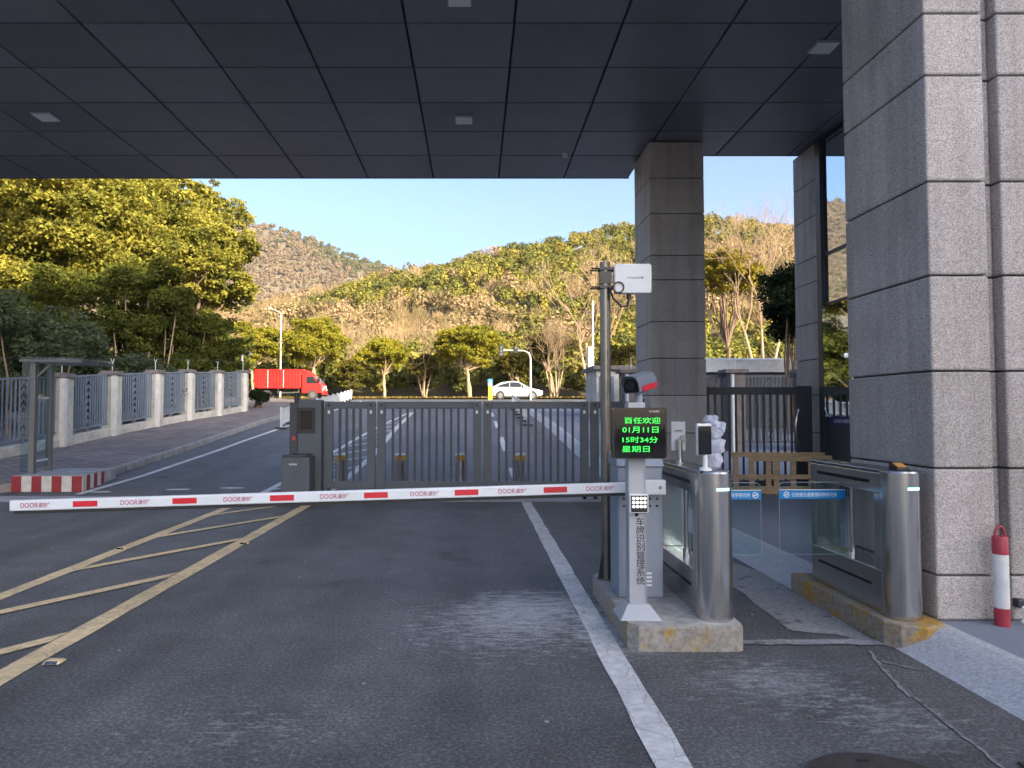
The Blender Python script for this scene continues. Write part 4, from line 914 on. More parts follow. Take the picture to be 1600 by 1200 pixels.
# fence behind the pedestrian gate runs across the view
M['fence_dark'] = pmat('fence_dark_grey', (.085, .10, .12), .5)
def cross_fence():
    Y = 19.5; o = thing('perimeter_fence', 'dark chevron bar fence with stone pillars beyond the pedestrian gate', 'fence', (8, Y, gz(Y) + .15)); z = gz(Y) + .15
    xs = [5.6, at(1146, 600, Y)[0], at(1250, 600, Y)[0] + .15, 13.5]; xs = [xs[1] - 2.9, xs[1], xs[2], xs[2] + 3]
    for x in xs:
        p = MB().box(x - .24, x + .24, Y - .24, Y + .24, z - .3, z + 2.13).build('pillar', 'cap', o, bevel=.015)
        MB().box(x - .32, x + .32, Y - .32, Y + .32, z + 2.131, z + 2.24).build('cap', 'cap', p, bevel=.012)
        MB().tube([(x - .13, Y - .27, z - .2), (x - .13, Y - .27, z + 2.1)], .05, 10).build('downpipe', 'white', p)
        MB().tube([(x + .05, Y, z + 2.24), (x + .05, Y, z + 2.6)], .012, 6).build('wire_bracket', 'white', p)
    for a, b in zip(xs[:-1], xs[1:]):
        a += .26; b -= .26
        fp = MB().box(a, b, Y - .02, Y + .02, z + 2.02, z + 2.09).build('top_rail', 'fence_dark', o); MB().box(a, b, Y - .02, Y + .02, z + .2, z + .26).build('bottom_rail', 'fence_dark', o)
        n = 15
        for k in range(n):
            x = a + (b - a) * (k + .5) / n
            if k == n // 2:
                for q in range(9): MB().bar((x - .07, Y, z + .3 + q * .19), (x, Y, z + .44 + q * .19), .03, .03, up=(0, 1, 0)).bar((x + .07, Y, z + .3 + q * .19), (x, Y, z + .44 + q * .19), .03, .03, up=(0, 1, 0)).build('chevron', 'fence_dark', fp)
            else: MB().box(x - .02, x + .02, Y - .018, Y + .018, z + .26, z + 2.02).build('bar', 'fence_dark', fp)
cross_fence()
# low white roofed shed behind that fence, small hut beyond the gate
sh = thing('storage_shed', 'long low shed with a bright white roof behind the dark fence', 'building', (12, 27, gz(27)))
z0 = gz(27) + .0
MB().box(7.0, 16, 25.5, 29, z0 - .2, z0 + 2.1).build('wall', 'charcoal', sh)
MB().hexa([(6.8, 25.2, z0 + 2.1), (16.2, 25.2, z0 + 2.1), (16.2, 29.2, z0 + 2.3), (6.8, 29.2, z0 + 2.3), (6.8, 25.2, z0 + 2.55), (16.2, 25.2, z0 + 2.55), (16.2, 29.2, z0 + 2.9), (6.8, 29.2, z0 + 2.9)]).build('roof', 'rail_white', sh)
hut = thing('utility_hut', 'small white hut with grey shutter doors beyond the folding gate', 'building', (6.2, 32, gz(32)))
hz_ = gz(32); hx0, hx1 = at(932, 600, 31)[0], at(1010, 600, 31)[0]
MB().box(hx0, hx1, 31, 34, hz_ - .2, hz_ + 2.25).build('wall', 'plaster', hut)
MB().box(hx0 - .15, hx1 + .15, 30.8, 34.2, hz_ + 2.25, hz_ + 2.42).build('roof', 'cap', hut)
for t in (.2, .68): 
    dd = MB().box(hx0 + (hx1 - hx0) * t - .32, hx0 + (hx1 - hx0) * t + .32, 30.965, 31.02, hz_ + .1, hz_ + 1.95).build('door', 'fence', hut)
    for q in range(5): MB().box(hx0 + (hx1 - hx0) * t - .3, hx0 + (hx1 - hx0) * t + .3, 30.95, 30.964, hz_ + .25 + q * .33, hz_ + .28 + q * .33).build('slat', 'fence', dd)

# ================================================================== SENTRY SHELTER on its striped island
si = thing('striped_island', 'red and white striped island carrying the glass shelter', 'island', (-8.3, 14.2, gz(14.2)))
pts = [at(18, 760, 13.75)[0], at(128, 760, 13.75)[0]]
pA, pB, pC = (pts[0], 13.75), (pts[1], 13.75), (at(162, 750, 14.9)[0], 14.9)
back = [(pC[0] - .1, 15.6), (pA[0] - .1, 15.6)]
zt_ = gz(14) + .30
MB().slab([(pA[0] + .01, pA[1] + .015), (pB[0] - .005, pB[1] + .015), (pC[0] - .015, pC[1]), back[0], back[1]], -.05, zt_).build('core', 'concrete', si, bevel=.01)
def stripes(p, q, n, first):
    for k in range(n):
        a = Vector((p[0] + (q[0] - p[0]) * k / n, p[1] + (q[1] - p[1]) * k / n)); b = Vector((p[0] + (q[0] - p[0]) * (k + 1) / n, p[1] + (q[1] - p[1]) * (k + 1) / n))
        d = (b - a).normalized(); nn = Vector((d.y, -d.x)) * .012
        MB().hexa([(a.x, a.y, .0), (b.x, b.y, .0), (b.x + nn.x, b.y + nn.y, .0), (a.x + nn.x, a.y + nn.y, 0), (a.x, a.y, zt_ - .01), (b.x, b.y, zt_ - .01), (b.x + nn.x, b.y + nn.y, zt_ - .01), (a.x + nn.x, a.y + nn.y, zt_ - .01)]).build('painted_block', 'kerb_red' if (k + first) % 2 == 0 else 'kerb_white', si)
stripes(pA, pB, 7, 0); stripes(pB, pC, 6, 1)
sY = 14.25; s = thing('glass_shelter', 'open glass sentry shelter with grey posts on the striped island', 'shelter', (-8.9, sY, zt_))
def sx(px, Y): return at(px, 650, Y)[0]
M['shelter_post'] = pmat('shelter_post_grey', (.16, .16, .155), .45, .3)
ztop = at(60, 562, sY)[1]
for px, yy in ((52, sY), (78, sY + .75)):
    MB().box(sx(px, yy) - .055, sx(px, yy) + .055, yy - .055, yy + .055, zt_, ztop).build('post', 'shelter_post', s, bevel=.008)
for px, yy in ((46, sY + .95),):
    pass
MB().box(sx(33, sY), sx(52, sY) - .07, sY - .006, sY + .006, zt_ + .02, ztop - .03).build('glass_panel', 'shelter_glass', s)
xg = sx(52, sY) - .3
MB().hexa([(sx(52, sY), sY + .07, zt_ + .1), (sx(52, sY) + .012, sY + .07, zt_ + .1), (sx(78, sY + .75) + .012, sY + .68, zt_ + .1), (sx(78, sY + .75), sY + .68, zt_ + .1),
           (sx(52, sY), sY + .07, ztop - .05), (sx(52, sY) + .012, sY + .07, ztop - .05), (sx(78, sY + .75) + .012, sY + .68, ztop - .05), (sx(78, sY + .75), sY + .68, ztop - .05)]).build('glass_panel', 'shelter_glass', s)
for py in (721, 621):
    z = at(60, py, sY)[1]; MB().bar((sx(52, sY) + .02, sY + .05, z), (sx(78, sY + .75), sY + .70, z), .03, .04).build('rail', 'white', s)
MB().bar((sx(52, sY), sY, ztop - .4), (sx(52, sY) + .45, sY + .02, ztop + .02), .03, .04).build('brace', 'shelter_post', s)
MB().hexa([(sx(36, sY), sY - .15, ztop), (sx(133, sY), sY - .15, ztop - .02), (sx(133, sY), sY + 1.1, ztop - .02), (sx(36, sY), sY + 1.1, ztop), (sx(36, sY), sY - .15, ztop + .05), (sx(133, sY), sY - .15, ztop + .03), (sx(133, sY), sY + 1.1, ztop + .03), (sx(36, sY), sY + 1.1, ztop + .05)]).build('roof_glass', 'shelter_glass', s)
for dy in (-.15, .45, 1.08): MB().bar((sx(36, sY), sY + dy, ztop - .025), (sx(133, sY), sY + dy, ztop - .045), .04, .05).build('roof_rail', 'shelter_post', s)

# ================================================================== BARRIERS ON THE ROAD
def guardrail(label, pts, n):
    o = thing('traffic_barrier', label, 'barrier', (pts[0][0], pts[0][1], gz(pts[0][1])))
    P = [(pts[0][0] + (pts[1][0] - pts[0][0]) * k / n, pts[0][1] + (pts[1][1] - pts[0][1]) * k / n) for k in range(n + 1)]
    for x, y in P:
        q = MB().box(x - .04, x + .04, y - .04, y + .04, gz(y) + .05, gz(y) + .85).build('post', 'rail_white', o)
        MB().box(x - .2, x + .2, y - .14, y + .14, gz(y), gz(y) + .07).build('foot', 'black', q)
    for (xa, ya), (xb, yb) in zip(P[:-1], P[1:]):
        r = MB()
        for h in (.2, .75): r.bar((xa, ya, gz(ya) + h), (xb, yb, gz(yb) + h), .03, .05)
        r = r.build('rail', 'rail_white', o)
        for k in range(1, 12):
            t = k / 12; x = xa + (xb - xa) * t; y = ya + (yb - ya) * t; zz = gz(ya) + (gz(yb) - gz(ya)) * t
            MB().box(x - .015, x + .015, y - .015, y + .015, zz + .2, zz + .75).build('bar', 'rail_white', r)
guardrail('white railing divider beside the left edge line', [(-7.45, 27), (-9.9, 56)], 12)
guardrail('white railing divider on the right of the approach road', [(2.15, 28.5), (2.3, 43)], 6)

# ================================================================== VEHICLES
def wheel(parent, x, y, z, r, wdt):
    t = MB().tube([(x, y - wdt / 2, z), (x, y - wdt / 2 + .03, z), (x, y + wdt / 2 - .03, z), (x, y + wdt / 2, z)], [r * .93, r, r, r * .93], 24).build('tyre', 'tyre', parent, smooth=True, local=True)
    MB().tube([(x, y - wdt / 2 - .008, z), (x, y - wdt / 2 + .01, z)], [r * .6, r * .64], 18).build('rim', 'rim', t, smooth=True, local=True)
    MB().tube([(x, y + wdt / 2 - .01, z), (x, y + wdt / 2 + .008, z)], [r * .64, r * .6], 18).build('rim', 'rim', t, smooth=True, local=True)
def car():
    Y = 61.0; X = at(806, 610, Y)[0]; o = thing('sedan_car', 'white sedan driving along the cross road beyond the gate', 'car', (X, Y, gz(Y) + .005)); o.scale = (1, 1, 1.07)
    st = [(-2.30, .55, .60, .78, .74), (-2.22, .36, .84, .95, .82), (-1.6, .26, .90, 1.0, .86), (-.6, .24, .91, .96, .88), (.6, .24, .91, .93, .88), (1.4, .26, .90, .88, .84), (2.0, .30, .86, .76, .78), (2.28, .40, .70, .62, .62)]
    rings = []
    for x, zl, hw, zh, hw2 in st:
        rings.append([(x, -hw * .93, zl), (x, -hw, zl + .18), (x, -hw, zl + (zh - zl) * .6), (x, -hw2, zh), (x, 0, zh + .03), (x, hw2, zh), (x, hw, zl + (zh - zl) * .6), (x, hw, zl + .18), (x, hw * .93, zl)])
    body = MB().loft(rings).build('body', 'car_white', o, smooth=True, local=True)
    gst = [(-2.12, .96, .74, .99, .64), (-1.3, .96, .85, 1.38, .60), (-.5, .95, .87, 1.49, .62), (.15, .94, .87, 1.47, .62), (1.2, .90, .82, .94, .70)]
    cabn = MB().loft([[(x, -hw, zl), (x, -hw2, zh - .05), (x, -hw2 + .1, zh), (x, hw2 - .1, zh), (x, hw2, zh - .05), (x, hw, zl)] for x, zl, hw, zh, hw2 in gst]).build('cabin', 'car_white', o, smooth=True, local=True)
    for sgn in (-1, 1):
        def side(x, f):
            zs = np.interp(x, [g[0] for g in gst], [g[3] for g in gst]) - .05; hz = np.interp(x, [g[0] for g in gst], [g[2] for g in gst]); ht = np.interp(x, [g[0] for g in gst], [g[4] for g in gst]); zl = np.interp(x, [g[0] for g in gst], [g[1] for g in gst])
            return (x, sgn * (hz + (ht - hz) * f + .03), zl + (zs - zl) * f)
        for xa, xb, na, nb in ((-1.62, -.60, .55, .92), (-.54, .40, .92, .92), (.45, .95, .90, .35)):
            n = 5; vs = [side(xa + (xb - xa) * k / n, .1) for k in range(n + 1)] + [side(xa + (xb - xa) * k / n, na + (nb - na) * k / n) for k in range(n, -1, -1)]
            MB().add(vs, [tuple(range(len(vs)))]).build('side_window', 'window', cabn, local=True)
        MB().box(.55, .75, sgn * .93 - .09, sgn * .93 + .09, .95, 1.08).build('mirror', 'car_white', o, bevel=.03, local=True)
        MB().box(2.05, 2.24, sgn * .62 - .15, sgn * .62 + .15, .60, .72).build('headlight', 'headlight', o, bevel=.03, local=True)
        MB().box(-2.29, -2.15, sgn * .62 - .14, sgn * .62 + .14, .72, .86).build('tail_light', 'red', o, bevel=.02, local=True)
        for x in (-1.38, 1.40):
            MB().tube([(x, sgn * .86, .33), (x, sgn * .925, .33)], .37, 24).build('wheel_arch', 'black', o, local=True)
            wheel(o, x, sgn * .84, .325, .325, .2)
    MB().box(-1.0, 1.0, -.90, .90, .16, .27).build('sill', 'black', o, local=True)
    MB().add([(1.22, -.70, .925), (1.22, .70, .925), (.36, .54, 1.425), (.36, -.54, 1.425)], [(0, 1, 2, 3)]).build('windscreen', 'window', cabn, local=True)
    return o
car()
def truck():
    Y = 62.0; X = at(455, 610, Y)[0]; o = thing('box_truck', 'bright red box truck stopped at the junction beyond the fence', 'truck', (X, Y, gz(Y) + .005))
    bx = MB().box(-3.0, 1.05, -.98, .98, .98, 2.62).build('cargo_box', 'truck_red', o, bevel=.02, local=True)
    for k in range(15):
        x = -2.86 + k * .272
        for s_ in (-1, 1): MB().box(x - .05, x + .05, s_ * .995 - .035, s_ * .995 + .035, 1.06, 2.54).build('corrugation', 'truck_red', bx, local=True)
    for z in (1.0, 2.58):
        for s_ in (-1, 1): MB().box(-3.0, 1.05, s_ * 1.0 - .02, s_ * 1.0 + .02, z - .03, z + .05).build('edge_rail', 'truck_red', bx, local=True)
    for s_ in (-1, 1): [MB().box(xq - .025, xq + .025, s_ * 1.01 - .03, s_ * 1.01 + .03, 1.03, 2.56).build('door_seam', 'kerb_white', bx, local=True) for xq in (-1.77, -.41)]
    prof = [(1.12, .55), (1.12, 2.1), (1.3, 2.18), (2.2, 2.12), (2.75, 1.45), (2.95, 1.25), (3.0, .55)]
    cabn = MB().prism(prof, -.90, .90).build('cab', 'truck_red', o, bevel=.06, local=True)
    MB().prism([(1.05, 2.12), (1.08, 2.64), (1.45, 2.60), (2.1, 2.16), (2.1, 2.1)], -.86, .86).build('wind_deflector', 'truck_red', o, bevel=.05, local=True)
    MB().add([(2.25, -.8, 2.085), (2.25, .8, 2.085), (2.765, .8, 1.455), (2.765, -.8, 1.455)], [(0, 1, 2, 3)]).build('windscreen', 'windscreen', cabn, local=True)
    for s_ in (-1, 1):
        y = s_ * .906; MB().add([(1.55, y, 1.4), (2.55, y, 1.4), (2.15, y, 2.0), (1.55, y, 2.0)], [(0, 1, 2, 3)]).build('side_window', 'window', cabn, local=True)
        MB().box(2.62, 2.74, s_ * 1.08 - .05, s_ * 1.08 + .05, 1.5, 1.95).bar((2.55, s_ * .9, 1.7), (2.66, s_ * 1.08, 1.7), .03).build('mirror', 'black', o, local=True)
        MB().box(2.9, 3.03, s_ * .65 - .17, s_ * .65 + .17, .78, .95).build('headlight', 'headlight', o, bevel=.02, local=True)
        for x in (-1.9, 2.1): wheel(o, x, s_ * .82, .41, .41, .26)
        MB().box(-.9, .9, s_ * .85 - .03, s_ * .85 + .03, .55, .62).bar((-.9, s_ * .85, .6), (-.9, s_ * .85, .98), .05).bar((.9, s_ * .85, .6), (.9, s_ * .85, .98), .05).build('side_guard', 'rim', o, local=True)
    MB().box(2.85, 3.06, -.88, .88, .42, .72).build('bumper', 'truck_red', o, bevel=.03, local=True)
    MB().box(-2.95, 2.5, -.4, .4, .72, .975).build('chassis', 'black', o, local=True)
    MB().box(3.0, 3.02, -.5, .5, .98, 1.2).build('grille', 'white', o, local=True)
truck()

# ================================================================== POLES AND SIGNS FAR OFF
M['pole_grey'] = pmat('pole_grey', (0.36, 0.36, 0.35), 0.5)
def lamp_post(label, px, Y, pyt, arm):
    X = at(px, 600, Y)[0]; z0 = gz(Y) + (.12 if Y > 67 else 0); z1 = at(px, pyt, Y)[1]; o = thing('street_lamp', label, 'street lamp', (X, Y, z0))
    MB().tube([(X, Y, z0), (X, Y, z1)], [.10, .07], 10).build('pole', 'pole_grey', o, smooth=True)
    MB().tube([(X, Y, z1), (X + arm * .5, Y, z1 + .35), (X + arm, Y, z1 + .5)], [.05, .045, .04], 8).build('arm', 'pole_grey', o, smooth=True)
    MB().box(X + arm - .3 * (1 if arm > 0 else -1) - .3, X + arm + .3, Y - .12, Y + .12, z1 + .44, z1 + .56).build('lamp_head', 'white', o, bevel=.03)
lamp_post('tall white street lamp rising behind the red truck', 438, 69, 490, -1.2)
cX = at(378, 600, 41)[0]; zz = at(380, 548, 41)[1]
cp = thing('camera_pole', 'white pole with a dome camera at the end of the chevron fence', 'pole', (cX, 41, gz(41) + .0))
MB().tube([(cX, 41, gz(41)), (cX, 41, zz)], .06, 10).build('pole', 'white', cp, smooth=True)
MB().tube([(cX, 41, zz - .03), (cX + .4, 41, zz - .03)], .035, 8).build('arm', 'white', cp)
MB().tube([(cX + .4, 41, zz), (cX + .4, 41, zz - .14), (cX + .4, 41, zz - .25), (cX + .4, 41, zz - .31)], [.13, .14, .12, .04], 16).build('dome_camera', 'white', cp, smooth=True)
tX = at(829, 600, 56)[0]; tz = at(829, 548, 56)[1]
tl = thing('traffic_signal', 'traffic signal hanging from a curved pale pole above the white car', 'traffic signal', (tX, 56, gz(56)))
txl = at(783, 545, 56)[0]
MB().tube([(tX, 56, gz(56)), (tX, 56, tz - .6), (tX - .12, 56, tz - .2), (tX - .5, 56, tz), (txl, 56, tz + .05)], [.09, .08, .07, .06, .05], 10).build('pole', 'pole_grey', tl, smooth=True)
for xx, hh in ((txl, .8), (at(806, 545, 56)[0], .32)):
    sg = MB().box(xx - .17, xx + .17, 55.85, 56.1, tz - hh / 2 - .02, tz + hh / 2 + .1).build('signal_head', 'black', tl, bevel=.02)
    for q in range(3 if hh > .5 else 1): MB().tube([(xx, 55.83, tz + .24 - q * .27), (xx, 55.848, tz + .24 - q * .27)], .1, 12).build('lens', 'gate', sg)
pX = at(921, 600, 45)[0]
MBp = thing('utility_pole', 'thick white utility pole beside the small hut', 'pole', (pX, 45, gz(45) + .15))
MB().tube([(pX, 45, gz(45)), (pX, 45, at(921, 542, 45)[1])], .16, 12).build('pole', 'pole_grey', MBp, smooth=True)
MB().tube([(pX + .25, 45.05, gz(45)), (pX + .25, 45.05, at(930, 470, 45)[1])], .05, 10).build('conduit', 'white', MBp, smooth=True)
yX = at(766, 600, 57)[0]; yg = gz(57)
ys_ = thing('crossing_sign', 'yellow crossing post with a blue pedestrian plate behind the gate', 'sign', (yX, 57, yg))
M['yellow'] = pmat('signal_yellow', (.62, .50, .02), .5); M['sign_blue'] = pmat('sign_blue', (.02, .15, .5), .4)
MB().box(yX - .16, yX + .16, 56.95, 57.05, yg, yg + 1.15).build('post', 'yellow', ys_)
spn = MB().box(yX - .2, yX + .2, 56.94, 57.04, yg + 1.152, yg + 1.7).build('plate', 'sign_blue', ys_)
MB().add([(yX - .15, 56.935, yg + 1.2), (yX + .15, 56.935, yg + 1.2), (yX, 56.935, yg + 1.62)], [(0, 1, 2)]).build('symbol', 'text_white', spn)
sX, sgY = at(357, 600, 39)[0], 39
sg = thing('road_sign', 'dark round-topped road sign seen from behind near the fence end', 'sign', (sX, sgY, gz(39) + .15))
MB().tube([(sX + .05, sgY + .05, gz(39) + .1), (sX + .05, sgY + .05, at(357, 550, 39)[1])], .03, 8).build('post', 'white', sg)
z1 = at(357, 545, 39)[1]
MB().prism(rrect(sX - .30, sX + .30, z1 - 1.5, z1, .28), sgY + .0, sgY + .03).build('plate', 'charcoal', sg)
rbx = thing('display_board', 'small cream display board on two legs beyond the pedestrian gate', 'sign', (9.3, 20.8, gz(20.8) + .15))

# ================================================================== VEGETATION
def leaf_quads(c, size, rng, flat=0.35, aspect=0.6):
    n = len(c); nrm = rng.normal(size=(n, 3)); nrm[:, 2] = np.abs(nrm[:, 2]) * (1 + flat); nrm /= np.linalg.norm(nrm, axis=1, keepdims=True)
    r = rng.normal(size=(n, 3)); t = np.cross(nrm, r); t /= np.linalg.norm(t, axis=1, keepdims=True) + 1e-9; b = np.cross(nrm, t)
    s = (size * rng.uniform(.6, 1.3, n))[:, None] * .5
    v = np.stack([c - t * s, c - b * s * aspect + t * s * .1, c + t * s, c + b * s * aspect + t * s * .1], 1).reshape(-1, 3)
    f = np.arange(4 * n).reshape(n, 4); return v, f
def clump_points(clumps, per, rng, bottom=.35):
    out = []
    for (c, r) in clumps:
        k = int(per * (r[0] * r[1] + r[0] * r[2])); m = int(rng.integers(9, 15)); r = np.array(r)
        sd = rng.normal(size=(m, 3)); sd /= np.linalg.norm(sd, axis=1, keepdims=True); sd *= rng.uniform(.45, 1.05, (m, 1)); sd[:, 2] = np.where(sd[:, 2] < -.3, -sd[:, 2] * .7, sd[:, 2])
        sr = rng.uniform(.24, .48, m); wt = sr ** 2; idx = rng.choice(m, size=k, p=wt / wt.sum())
        d = rng.normal(size=(k, 3)); d /= np.linalg.norm(d, axis=1, keepdims=True); keep = (d[:, 2] > -.3) | (rng.random(k) < bottom); d = d[keep]; idx = idx[keep]
        rad = (1 - np.abs(rng.normal(0, .22, len(d))))[:, None] + (rng.random((len(d), 1)) < .06) * .35
        out.append(np.array(c) + (sd[idx] + d * sr[idx][:, None] * rad * np.array([1, 1, .8])) * r)
    return np.concatenate(out)
def limb(mb, a, b, r0, r1, rng, n=5, bow=.12):
    a = np.array(a, float); b = np.array(b, float); L = np.linalg.norm(b - a); pts = []
    off = rng.normal(size=3) * L * bow
    for k in range(n + 1):
        t = k / n; pts.append(a + (b - a) * t + off * math.sin(math.pi * t) * .6 + (rng.normal(size=3) * L * .012 if 0 < k < n else 0))
    mb.tube([tuple(p) for p in pts], [r0 + (r1 - r0) * k / n for k in range(n + 1)], 7, False)
def make_tree(name, label, cat, base, h, rx, rz, zc, nclump, per, leaf, leafmat, barkmat, seed, trunk_r=.2, fork=.35, group=None, crad=.34, stems=1, core=True):
    rng = np.random.default_rng(seed); o = thing(name, label, cat, base, group); bx, by, bz = base; clumps = []
    for k in range(nclump):
        d = rng.normal(size=3); d /= np.linalg.norm(d); d[2] = d[2] * .9 + .12; q = rng.uniform(.55, .80) if k > nclump * .2 else rng.uniform(.1, .5)
        s = crad * rng.uniform(.7, 1.25)
        clumps.append(((bx + d[0] * rx * q, by + d[1] * rx * q, bz + zc + d[2] * rz * q), (rx * s, rx * s, rz * s * .85)))
    tr = MB()
    for st in range(stems):
        ox = rng.uniform(-.15, .15) * (stems - 1); fz = bz + h * fork
        limb(tr, (bx + ox * .3, by, bz - .2), (bx + ox * 2 + rng.uniform(-.2, .2), by + rng.uniform(-.2, .2), fz), trunk_r, trunk_r * .7, rng, 5, .05)
        top = tr.v[-4]
        for c, r in clumps[st::stems]:
            if rng.random() < .75: limb(tr, top, c, trunk_r * .45, trunk_r * .08, rng, 5, .10)
    tr.build('trunk', barkmat, o, smooth=True, fix=False)
    P = clump_points(clumps, per, rng); v, f = leaf_quads(P, leaf, rng); npmesh('crown', v, f, leafmat, o)
    return o
# the big camphor trees behind the left fence
make_tree('camphor_tree', 'huge sunlit camphor tree with spreading yellow-green crown behind the left fence', 'tree', (-27.2, 42, 1.4), 18, 10.5, 8.6, 11.4, 84, 430, .24, 'leaf_camphor', 'bark', 21, .42, .33, 'camphor trees behind the fence', .31)
make_tree('camphor_tree', 'camphor tree with a broad right-hand crown overhanging the bamboo', 'tree', (-19.2, 46, 1.7), 12, 4.9, 4.2, 8.9, 36, 620, .25, 'leaf_camphor', 'bark', 22, .32, .42, 'camphor trees behind the fence', .34)
make_tree('camphor_tree', 'farther camphor tree rising between its two larger neighbours', 'tree', (-23.5, 52, 1.9), 17, 6.0, 6.0, 13.0, 40, 480, .28, 'leaf_camphor', 'bark', 23, .4, .35, 'camphor trees behind the fence', .31)
# dark shrubs and bamboo behind the fence
def shrub(name, label, base, clumps, per, leaf, mat, seed, stems=10, stem_mat='bark', hang=0, group=None, cat='shrub'):
    rng = np.random.default_rng(seed); o = thing(name, label, cat, base, group)
    cl = [((base[0] + c[0], base[1] + c[1], base[2] + c[2]), r) for c, r in clumps]
    tr = MB()
    for k in range(stems):
        c = cl[k % len(cl)][0]; limb(tr, (base[0] + (c[0] - base[0]) * .6 + rng.uniform(-.3, .3), c[1] + rng.uniform(-.3, .3), base[2] - .3), c, .05, .02, rng, 4, .06)
    tr.build('stem', stem_mat, o, fix=False)
    P = clump_points(cl, per, rng, .8); v, f = leaf_quads(P, leaf, rng, .1, .42); npmesh('foliage', v, f, mat, o); return o
def rand_clumps(n, wx, wy, z0, z1, r, seed):
    g = np.random.default_rng(seed); return [((g.uniform(-wx, wx), g.uniform(-wy, wy), g.uniform(z0, z1)), tuple(r * g.uniform(.7, 1.3, 3))) for _ in range(n)]
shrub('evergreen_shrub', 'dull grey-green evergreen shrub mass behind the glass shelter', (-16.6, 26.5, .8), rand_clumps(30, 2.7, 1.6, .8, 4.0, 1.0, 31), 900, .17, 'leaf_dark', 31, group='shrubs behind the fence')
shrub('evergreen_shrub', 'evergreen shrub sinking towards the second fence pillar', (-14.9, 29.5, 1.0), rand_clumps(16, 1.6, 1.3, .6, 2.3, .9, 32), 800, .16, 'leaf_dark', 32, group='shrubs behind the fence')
shrub('bamboo_clump', 'tall shaded bamboo clump between shrubs and camphor tree', (-15.6, 33.5, 1.2), rand_clumps(32, 1.9, 1.2, .8, 6.8, .95, 33), 700, .22, 'leaf_bamboo_shade', 33, 22, 'bark_pale', group='bamboo behind the fence', cat='bamboo')
shrub('bamboo_clump', 'shaded bamboo clump arching near the end of the fence', (-14.7, 37.0, 1.4), rand_clumps(26, 1.4, 1.3, .6, 5.0, .95, 34), 700, .22, 'leaf_bamboo_shade', 34, 22, 'bark_pale', group='bamboo behind the fence', cat='bamboo')
shrub('evergreen_shrub', 'tall evergreen shrub screen standing beneath the huge camphor tree', (-23.5, 36, 1.3), rand_clumps(52, 6.5, 1.5, .8, 7.2, 1.35, 37), 400, .24, 'leaf_bamboo_shade', 37, 20, group='shrubs behind the fence')  # shade under the crown is put into this darker olive leaf colour
shrub('evergreen_shrub', 'farther shrub screen in shade behind the camphor trunks', (-30, 52, 2.2), rand_clumps(40, 14, 1.5, .8, 6.0, 1.7, 38), 180, .36, 'leaf_bamboo_shade', 38, 16, group='shrubs behind the fence')
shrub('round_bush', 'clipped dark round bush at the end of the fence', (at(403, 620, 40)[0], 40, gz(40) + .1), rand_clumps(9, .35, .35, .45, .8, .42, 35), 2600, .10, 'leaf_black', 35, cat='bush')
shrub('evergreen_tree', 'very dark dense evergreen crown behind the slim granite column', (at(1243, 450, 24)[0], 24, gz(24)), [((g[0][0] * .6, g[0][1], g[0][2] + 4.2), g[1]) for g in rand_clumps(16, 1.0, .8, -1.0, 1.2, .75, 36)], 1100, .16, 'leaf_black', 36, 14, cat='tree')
# street trees on the far side of the cross road
ST = [(395, 545, 585, 3.0, 'leaf_street'), (490, 542, 600, 3.4, 'leaf_street'), (602, 558, 600, 2.5, 'leaf_street'), (735, 548, 600, 3.1, 'leaf_street'), (860, 545, 600, 2.6, 'leaf_forest'), (660, 575, 600, 2.0, 'leaf_forest'), (548, 590, 600, 1.8, 'leaf_forest'), (805, 572, 600, 2.1, 'leaf_forest'), (965, 560, 600, 2.3, 'leaf_forest')]
LAB = ['yellow-green street tree beside the tall lamp behind the truck', 'round yellow-green street tree rising behind the truck cab', 'round yellow-green street tree with a bare orange trunk', 'broad yellow-green street tree left of the crossing sign', 'thin-crowned street tree behind the white car', 'small olive street tree between two round yellow trees', 'low olive tree just past the truck nose', 'small olive tree beside the traffic signal', 'loose olive street tree behind the antenna pole']
M['leaf_forest'] = leaf_mat('olive_leaves', [(0.34, (0.06, 0.065, 0.014)), (0.5, (0.11, 0.10, 0.02)), (0.66, (0.16, 0.135, 0.022))], 0.6)
for k, (px, pyc, pyb, rr, lm) in enumerate(ST):
    Y = 70 + (k % 3) * 1.2 + (2.5 if lm == 'leaf_forest' else 0); X, zc = at(px, pyc, Y); z0 = gz(Y) + .1
    make_tree('street_tree', LAB[k], 'tree', (X, Y, z0), zc - z0 + rr, rr * (1.1, 1.0, 1.05, 1.1)[k % 4], rr * (.8, .95, .72, .85, .75)[k % 5], zc - z0, 36 if lm == 'leaf_street' else 20, 560 if lm == 'leaf_street' else 480, .25, lm, 'bark_pale', 50 + k, .17, .36, 'street trees along the cross road', .42, 1 + (k % 2))
# golden tree seen between the granite columns
X, zc = at(1140, 432, 62); make_tree('golden_tree', 'golden leafed tree seen between the two granite columns', 'tree', (X, 62, gz(62)), zc - 2.0, 3.3, 2.8, zc - gz(62), 30, 560, .25, 'leaf_gold', 'bark', 71, .2, .4, None, .38)
